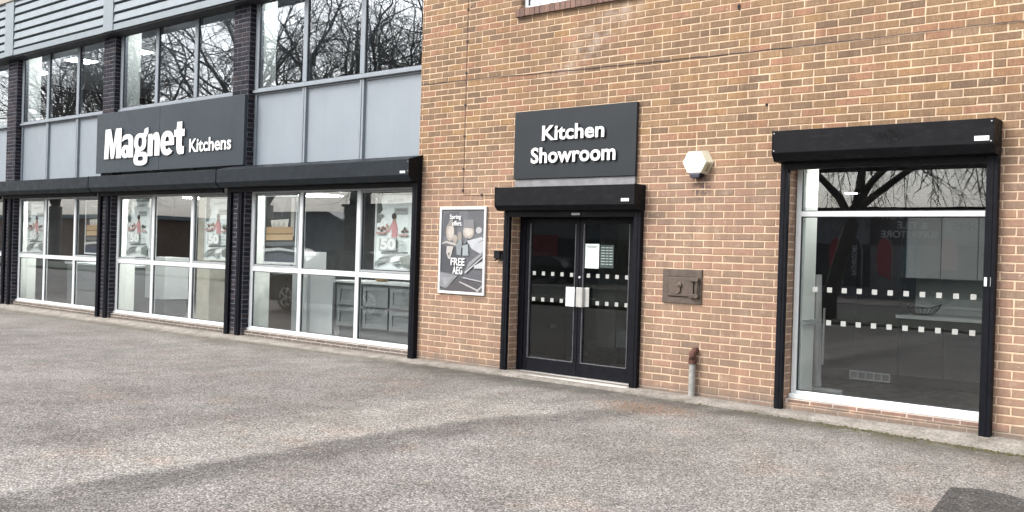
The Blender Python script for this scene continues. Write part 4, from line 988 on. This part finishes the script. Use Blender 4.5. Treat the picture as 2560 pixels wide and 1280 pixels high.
MB().box(1.673, 1.69, .20, .52, .76, .79).box(1.673, 1.682, .20, .52, .80, .815).build('moulding', 'cabw', k, bevel=.003)
MB().box(1.673, 1.70, .20, .52, .0, .09).build('skirting', 'cabw', k)
for i, (x, y, z, r, h, mt_, lb) in enumerate(((-4.4, 1.25, .876, .06, .26, 'plaster', 'tall white vase on the grey kitchen island'), (-5.6, 1.3, .876, .11, .09, 'wood', 'wooden bowl on the grey kitchen island'), (-13.4, 1.2, .901, .05, .22, 'teal', 'teal jar on the grey drawer unit'), (-8.7, 1.3, 1.001, .05, .2, 'plaster', 'white jug on the wall shelf'), (2.75, 2.7, .813, .05, .22, 'steelw', 'grey canister on the display room worktop'))):
    mb = MB(); mb.tube([(x, y, z), (x, y, z+h*.3), (x, y, z+h*.7), (x, y, z+h)], [r*.7, r, r*.8, r*.55], 14)
    o = mb.build('kitchen_jar', mt_, smooth=True); tag(o, lb, 'jar', 'jars and bowls on the worktops')
# entrance room
k = empty('pale_pillar', (-1.5, 1.6, 0), 'pale pillar standing behind the right entrance door', 'column')
MB().box(-1.67, -1.38, 1.5, 1.8, .2, 2.4).build('shaft', simple('dim_plaster', (.20, .20, .175), .8), k)
k = empty('sample_box', (-1.25, 1.5, 0), 'low pale box on the floor behind the right entrance door', 'box')
MB().box(-1.37, -1.05, 1.5, 1.8, .21, .42).build('box_body', 'cabg', k, bevel=.004); MB().box(-1.36, -1.06, 1.51, 1.79, .0, .205).build('stand', 'black2', k)
for i, (z0, z1, lb) in enumerate(((1.27, 1.62, 'topmost'), (.93, 1.22, 'middle'), (.58, .90, 'lowest'))):
    k = empty('wall_picture', (-1.2, 1.9, z0), 'small framed print on the inner wall seen through the right door, %s of three' % lb, 'picture', 'framed prints behind the right door')
    mb = MB(); x0, x1 = -1.36, -.98; t = .012; mb.box(x0, x1, 1.88, 1.9, z0, z0+t).box(x0, x1, 1.88, 1.9, z1-t, z1).box(x0, x0+t, 1.88, 1.9, z0+t, z1-t).box(x1-t, x1, 1.88, 1.9, z0+t, z1-t); mb.build('frame', 'steelw', k)
    bx('picture_print', gm((.09+.05*i, .09+.04*i, .09+.04*i)), x0+t, x1-t, 1.892, 1.899, z0+t, z1-t, k)
k = empty('entrance_counter', (-2.4, 1.5, 0), 'dark counter with a pale top behind the left entrance door', 'counter')
MB().box(-2.9, -2.15, 1.5, 2.0, 0, .77).build('carcass', 'cabd', k); bx('worktop', 'cabg', -2.95, -2.1, 1.45, 2.05, .772, .80, k)
bx('socket', 'steelw', -2.42, -2.34, 1.49, 1.499, .38, .44, k)

# ================================================================== ACROSS THE ROAD (seen in the glass)
def tree(name, x, y, h, seed, label, limbs=None, r0=.27, fork=2.6, gens=6, droop=0., strands=0, lean=0., group='bare trees across the car park'):
    rnd = random.Random(seed); tr = MB(); cr = MB()
    root = empty(name, (x, y, 0), label, 'tree', group)
    tr.tube([(x-lean, y, -.1), (x-lean*.9, y, .5), (x-lean*.45, y, fork*.62), (x, y, fork)], [r0*1.35, r0*1.05, r0, r0*1.05], 10)
    def grow(p, d, ln, r, g):
        n = 3 if g > 1 else 2; pts = [p]; q = p; dd = d
        for i in range(n):
            dd = (dd+Vector((rnd.gauss(0, .16), rnd.gauss(0, .16), rnd.gauss(.03, .10)))).normalized(); q = q+dd*ln/n; pts.append(q)
        r1 = r*.62
        cr.tube(pts, [r+(r1-r)*i/n for i in range(n+1)], 7 if r > .08 else (4 if r > .02 else 3), caps=False)
        if g == 0: return
        kids = 3 if g > 3 else 4
        for j in range(kids):
            t = 1.0 if j == 0 else rnd.uniform(.35, 1.0); idx = min(n-1, int(t*n)); b0 = pts[idx].lerp(pts[idx+1], t*n-idx) if t < 1 else pts[-1]
            az = rnd.uniform(0, 6.283); sp = rnd.uniform(.25, .45) if j == 0 else rnd.uniform(.5, 1.0)
            a = dd.orthogonal().normalized(); b_ = dd.cross(a); nd = (dd*math.cos(sp)+(a*math.cos(az)+b_*math.sin(az))*math.sin(sp))
            nd.z += .10 if g > 3 else -.10-droop
            grow(b0, nd.normalized(), ln*rnd.uniform(.62, .85), (r1 if j == 0 else r1*.72), g-1)
    L_ = limbs or [(rnd.uniform(-.75, .75), rnd.uniform(-.6, .6), rnd.uniform(.8, 1.4)) for _ in range(5)]
    for i, dv in enumerate(L_):
        grow(Vector((x, y, fork-.12+.1*i)), Vector(dv).normalized(), h*.24*rnd.uniform(.85, 1.15), r0*rnd.uniform(.5, .68), gens-1)
    for i in range(strands):
        a = rnd.uniform(0, 6.283); rr = 5.6*math.sqrt(rnd.random()); p = Vector((x+rr*math.cos(a), y+rr*math.sin(a)*.7, rnd.uniform(5.2, 7.2))); r = rnd.uniform(.014, .026); pts = [p]; ln = rnd.uniform(1.5, 3.6); dx, dy_ = rnd.gauss(0, .16), rnd.gauss(0, .1)
        for k in range(9):
            dx += rnd.gauss(0, .09); p = p+Vector((dx*ln/9, dy_*ln/9, -ln/9)); pts.append(p)
            if rnd.random() < .75:
                q = p; tw = [q]; sx_ = rnd.choice((-1, 1))
                for _ in range(3): q = q+Vector((sx_*rnd.uniform(.04, .12), rnd.gauss(0, .03), -rnd.uniform(.05, .16))); tw.append(q)
                cr.tube(tw, [r*.55, r*.5, r*.4, r*.3], 3, caps=False)
        cr.tube(pts, [r*(1-.06*k) for k in range(10)], 3, caps=False)
    tr.build('trunk', 'bark', root, smooth=True); cr.build('branches', 'bark', root)
    return root
def copy_tree(o, x, y, rz_, sc, label):
    c = o.copy(); COL.objects.link(c); c.location = (x, y, 0); c.rotation_euler = (0, 0, rz_); c.scale = (sc, sc, sc); c['label'] = label
    for ch in list(o.children):
        d = ch.copy(); COL.objects.link(d); d.parent = c; d.matrix_parent_inverse = ch.matrix_parent_inverse.copy()
    return c
t0 = tree('bare_tree', -3.45, -14.75, 11, 5, 'big forked bare tree opposite the right display window, mirrored in its glass', limbs=[(-.75, .1, .95), (-.25, -.2, 1.2), (.22, .2, 1.3), (.85, 0, .85), (.1, -.6, 1.0)], r0=.18, fork=2.45, gens=7, lean=.6)
t1 = tree('bare_tree', -22, -14.5, 14, 9, 'dense bare tree mirrored in the upper windows beside the brick wall', r0=.34, fork=3.0)
t2 = tree('bare_tree', -31, -17, 15, 17, 'tall bare tree mirrored in the upper windows over the large sign', r0=.36, fork=3.2)
copy_tree(t1, -26.5, -19, 2.1, 1.05, 'bare tree standing behind the dense one mirrored beside the brick wall')
copy_tree(t2, -38, -15, 1.1, .95, 'bare tree mirrored in the upper windows left of the dark brick pier')
copy_tree(t1, -47, -18, 4.0, 1.1, 'bare tree mirrored in the leftmost upper windows, nearer of the two there')
copy_tree(t2, -58, -20, 3.0, 1.1, 'bare tree mirrored in the leftmost upper windows, farther of the two there')
copy_tree(t1, 3.5, -17.5, 5.2, .85, 'bare tree on the verge to the right of the big forked one')

tree('weeping_tree', -.9, -20.5, 11, 23, 'drooping bare tree behind the big forked one, its hanging twigs mirrored in the display window', r0=.2, fork=4.6, gens=5, droop=.1, strands=170, limbs=[(-.8, 0, .9), (.5, .1, 1.0), (-.2, .1, 1.3), (-1, .4, .6), (.9, .3, .8)])
SH = empty('bathroom_shop', (-12, -36, 0), 'flat roofed bathroom and tile store across the road, mirrored in the display window', 'building')
fy = -35.8
mb = MB(); mb.box(-34, 6, fy-14, fy, -.2, 3.75); mb.build('wall', simple('shop_grey_wall', (.30, .32, .34), .7), SH)
bx('roof', 'black2', -34.3, 6.3, fy-14.3, fy+.35, 3.76, 3.98, SH)
for x0 in (-33, -29.2, -25.4, -21.6, -17.8, -14, -6.9, -3.1, .7): bx('shop_window', 'glasshop', x0, x0+3.5, fy+.01, fy+.06, .3, 2.3, SH)
sb = bx('sign_board', 'navy', -10.5, -7.42, fy+.02, fy+.14, 2.25, 3.74, SH)
text('lettering', 'BATHROOM', 'letter', sb, -9.98, -7.5, 3.44, 3.70, fy+.145, .02, .01, back=True)
text('lettering', '& TILE', 'letter', sb, -9.3, -7.95, 3.02, 3.34, fy+.145, .02, .02, back=True)
text('lettering', 'SUPERSTORE', 'letter', sb, -9.98, -7.5, 2.60, 2.92, fy+.145, .02, .02, back=True)
sb = bx('sign_board', 'cabw', -7.2, -2.8, fy+.07, fy+.14, 2.5, 3.55, SH)
text('lettering', 'BATHROOMS', 'navy', sb, -6.9, -3.0, 2.95, 3.30, fy+.145, .02, .0, back=True)
sb = bx('red_sign', 'red', -31, -28.7, fy+.07, fy+.14, .9, 2.5, SH)
text('lettering', '\u00a33.99', 'pink', sb, -30.7, -29.0, 1.05, 1.45, fy+.145, .02, .02, back=True)
for i, (x, mt_, wd, lb) in enumerate(((-11.5, 'red', '', 'red feather flag left of the navy one across the road'), (-10.6, 'navy', 'BATHROOMS', 'navy feather flag reading BATHROOMS across the road'), (-9.3, 'red', '', 'dark red feather flag below the store sign across the road'), (-8.2, 'teal', 'THOUGHTS', 'teal feather flag lettered downwards across the road'), (-6.6, 'pink', '', 'pink feather flag at the pale sign board across the road'))):
    k = empty('feather_flag', (x, fy+1.6, 0), lb, 'flag', 'feather flags outside the bathroom store'); y = fy+1.6
    MB().tube([(x+.33, y, -.15), (x+.33, y, 1.9), (x+.22, y, 2.4), (x-.05, y, 2.62)], .02, 6).build('pole', 'steelw', k)
    MB().prism([(x+.32, .7), (x+.32, 1.9), (x+.22, 2.35), (x-.0, 2.58), (x-.25, 2.4), (x-.36, 1.8), (x-.28, .95)], y-.01, y+.01, 'y').build('cloth', mt_, k)
    if wd:
        o = text('lettering', wd, 'letter', None, 0, 1.35, 0, .22, 0, .01, .01); me = o.data
        for v in me.vertices: v.co = (x+.10-v.co.z, y+.015-v.co.y, .85+v.co.x)
        par(o, k)
WH = empty('gabled_warehouse', (-57, -40, 0), 'blue grey gabled warehouse in the distance, mirrored in the shopfront glass', 'building')
MB().prism([(-62.5, -.2), (-52.6, -.2), (-52.6, 3.35), (-54.6, 4.2), (-62.5, 4.2)], -52, -40, 'y').build('wall', 'bluecl', WH)
MB().prism([(-63, 4.21), (-54.5, 4.21), (-52.3, 3.4), (-52.4, 3.3), (-54.6, 4.15), (-63, 4.15)], -52.3, -39.7, 'y').build('roof', 'bluerf', WH)
MB().tube([(-58.2, -39.5, 0), (-58.2, -39.5, 5.0)], .05, 6).build('flue', 'galv', WH)
BK = empty('brown_brick_block', (-49, -41, 0), 'plain brown brick block beside the distant gabled warehouse', 'building')
MB().box(-53.1, -40, -50, -40.3, -.2, 4.6).build('wall', 'bblock', BK); bx('roof', 'black2', -53.3, -39.8, -50.2, -40.1, 4.61, 4.8, BK)
LG = empty('long_dark_shed', (-90, -35, 0), 'long low dark shed at the far end of the estate', 'building')
MB().box(-150, -66, -45, -30, -.2, 3.2).build('wall', 'bblock', LG); bx('roof', 'bluerf', -150.4, -65.6, -45.4, -29.6, 3.21, 3.5, LG)
# parked car just outside the frame
C_ = empty('parked_car', (-11.1, -5.3, 0), 'dark hatchback parked left of view, mirrored in the shopfront glass', 'car')
prof = [(-13.35, .28), (-13.4, .62), (-13.1, .78), (-12.35, .90), (-11.65, 1.34), (-11.2, 1.42), (-10.0, 1.41), (-9.35, 1.18), (-9.1, .92), (-8.95, .85), (-8.95, .34), (-9.2, .25), (-13.1, .22)]
g0 = -.1
mb = MB(); k0 = len(prof)
prof2 = [(a, b+g0) for a, b in prof]
rings = []
for yy, sc in ((-6.15, .0), (-6.1, .04), (-4.5, .04), (-4.45, .0)): pass
def cy(z, side): # tumblehome
    z = z-g0; hw = .86 if z < .9 else .86-(z-.9)*.42; return -5.3+side*hw
for s_ in (-1, 1): mb.poly([(a, cy(b, s_), b) for a, b in prof2])
for k in range(k0):
    a, b = prof2[k], prof2[(k+1) % k0]; mb.poly([(a[0], cy(a[1], -1), a[1]), (b[0], cy(b[1], -1), b[1]), (b[0], cy(b[1], 1), b[1]), (a[0], cy(a[1], 1), a[1])])
mb.build('body', 'paint', C_, bevel=.05)
for s_ in (-1, 1):
    for q in ([(-12.15, .93), (-11.62, 1.27), (-10.95, 1.33), (-10.95, .95)], [(-10.88, .95), (-10.88, 1.33), (-10.1, 1.32), (-9.55, 1.12), (-9.5, .97)]):
        mb = MB(); mb.poly([(a, cy(b+g0, s_)+s_*.008, b+g0) for a, b in q]); mb.build('side_window', 'glasshop', C_)
mb = MB(); mb.poly([(-12.30, -5.95, .95+g0), (-12.30, -4.65, .95+g0), (-11.70, -4.78, 1.33+g0), (-11.70, -5.82, 1.33+g0)]); mb.build('windscreen', 'glasshop', C_)
for wx in (-12.54, -9.72):
    for s_ in (-1, 1):
        y = -5.3+s_*.78; o = MB().disc((wx, .32+g0), .32, y-.1, y+.1, 24).build('wheel', 'tyre', C_)
        mb = MB(); yy = y+s_*.105
        mb.disc((wx, .32+g0), .06, yy-.01, yy+.01, 12)
        for a in range(5):
            t = a*2*math.pi/5; mb.tube([(wx, yy, .32+g0), (wx+.2*math.cos(t), yy, .32+g0+.2*math.sin(t))], .022, 6)
        mb.tube([(wx+.21*math.cos(t*2*math.pi/20), yy, .32+g0+.21*math.sin(t*2*math.pi/20)) for t in range(21)], .016, 6); mb.build('rim', 'rim', o)
for s_ in (-.6, .6): MB().tube([(-13.3, -5.3+s_, .66+g0), (-13.42, -5.3+s_, .64+g0)], .09, 10).build('headlight', 'steel', C_)

def copy_thing(o, loc, rz_, label):
    c = o.copy(); COL.objects.link(c); c.location = loc; c.rotation_euler = (0, 0, rz_); c['label'] = label
    for ch in list(o.children):
        d = ch.copy(); COL.objects.link(d); d.parent = c; d.matrix_parent_inverse = ch.matrix_parent_inverse.copy()
        for g2 in list(ch.children):
            e_ = g2.copy(); COL.objects.link(e_); e_.parent = d; e_.matrix_parent_inverse = g2.matrix_parent_inverse.copy()
    return c
for (x, y, a, lb) in ((-14.5, -31.5, .05, 'dark hatchback parked by the store sign across the road'), (-4.6, -31.2, 3.1, 'dark hatchback parked under the pale sign board across the road'), (-26.5, -31.5, 0, 'dark hatchback parked near the red store sign across the road'), (-40, -30.5, .1, 'dark hatchback parked in front of the distant gabled warehouse'), (-46.5, -30.8, 3.2, 'dark hatchback parked in front of the brown brick block')):
    copy_thing(C_, (x, y, -.05), a, lb)
C_['group'] = 'parked dark hatchbacks'
for o in scn.objects:
    if o.parent is None and o.name.startswith('parked_car'): o['group'] = 'parked dark hatchbacks'
# render settings
scn.render.engine = 'CYCLES'
scn.cycles.max_bounces = 10; scn.cycles.transparent_max_bounces = 16; scn.cycles.glossy_bounces = 5; scn.cycles.diffuse_bounces = 4
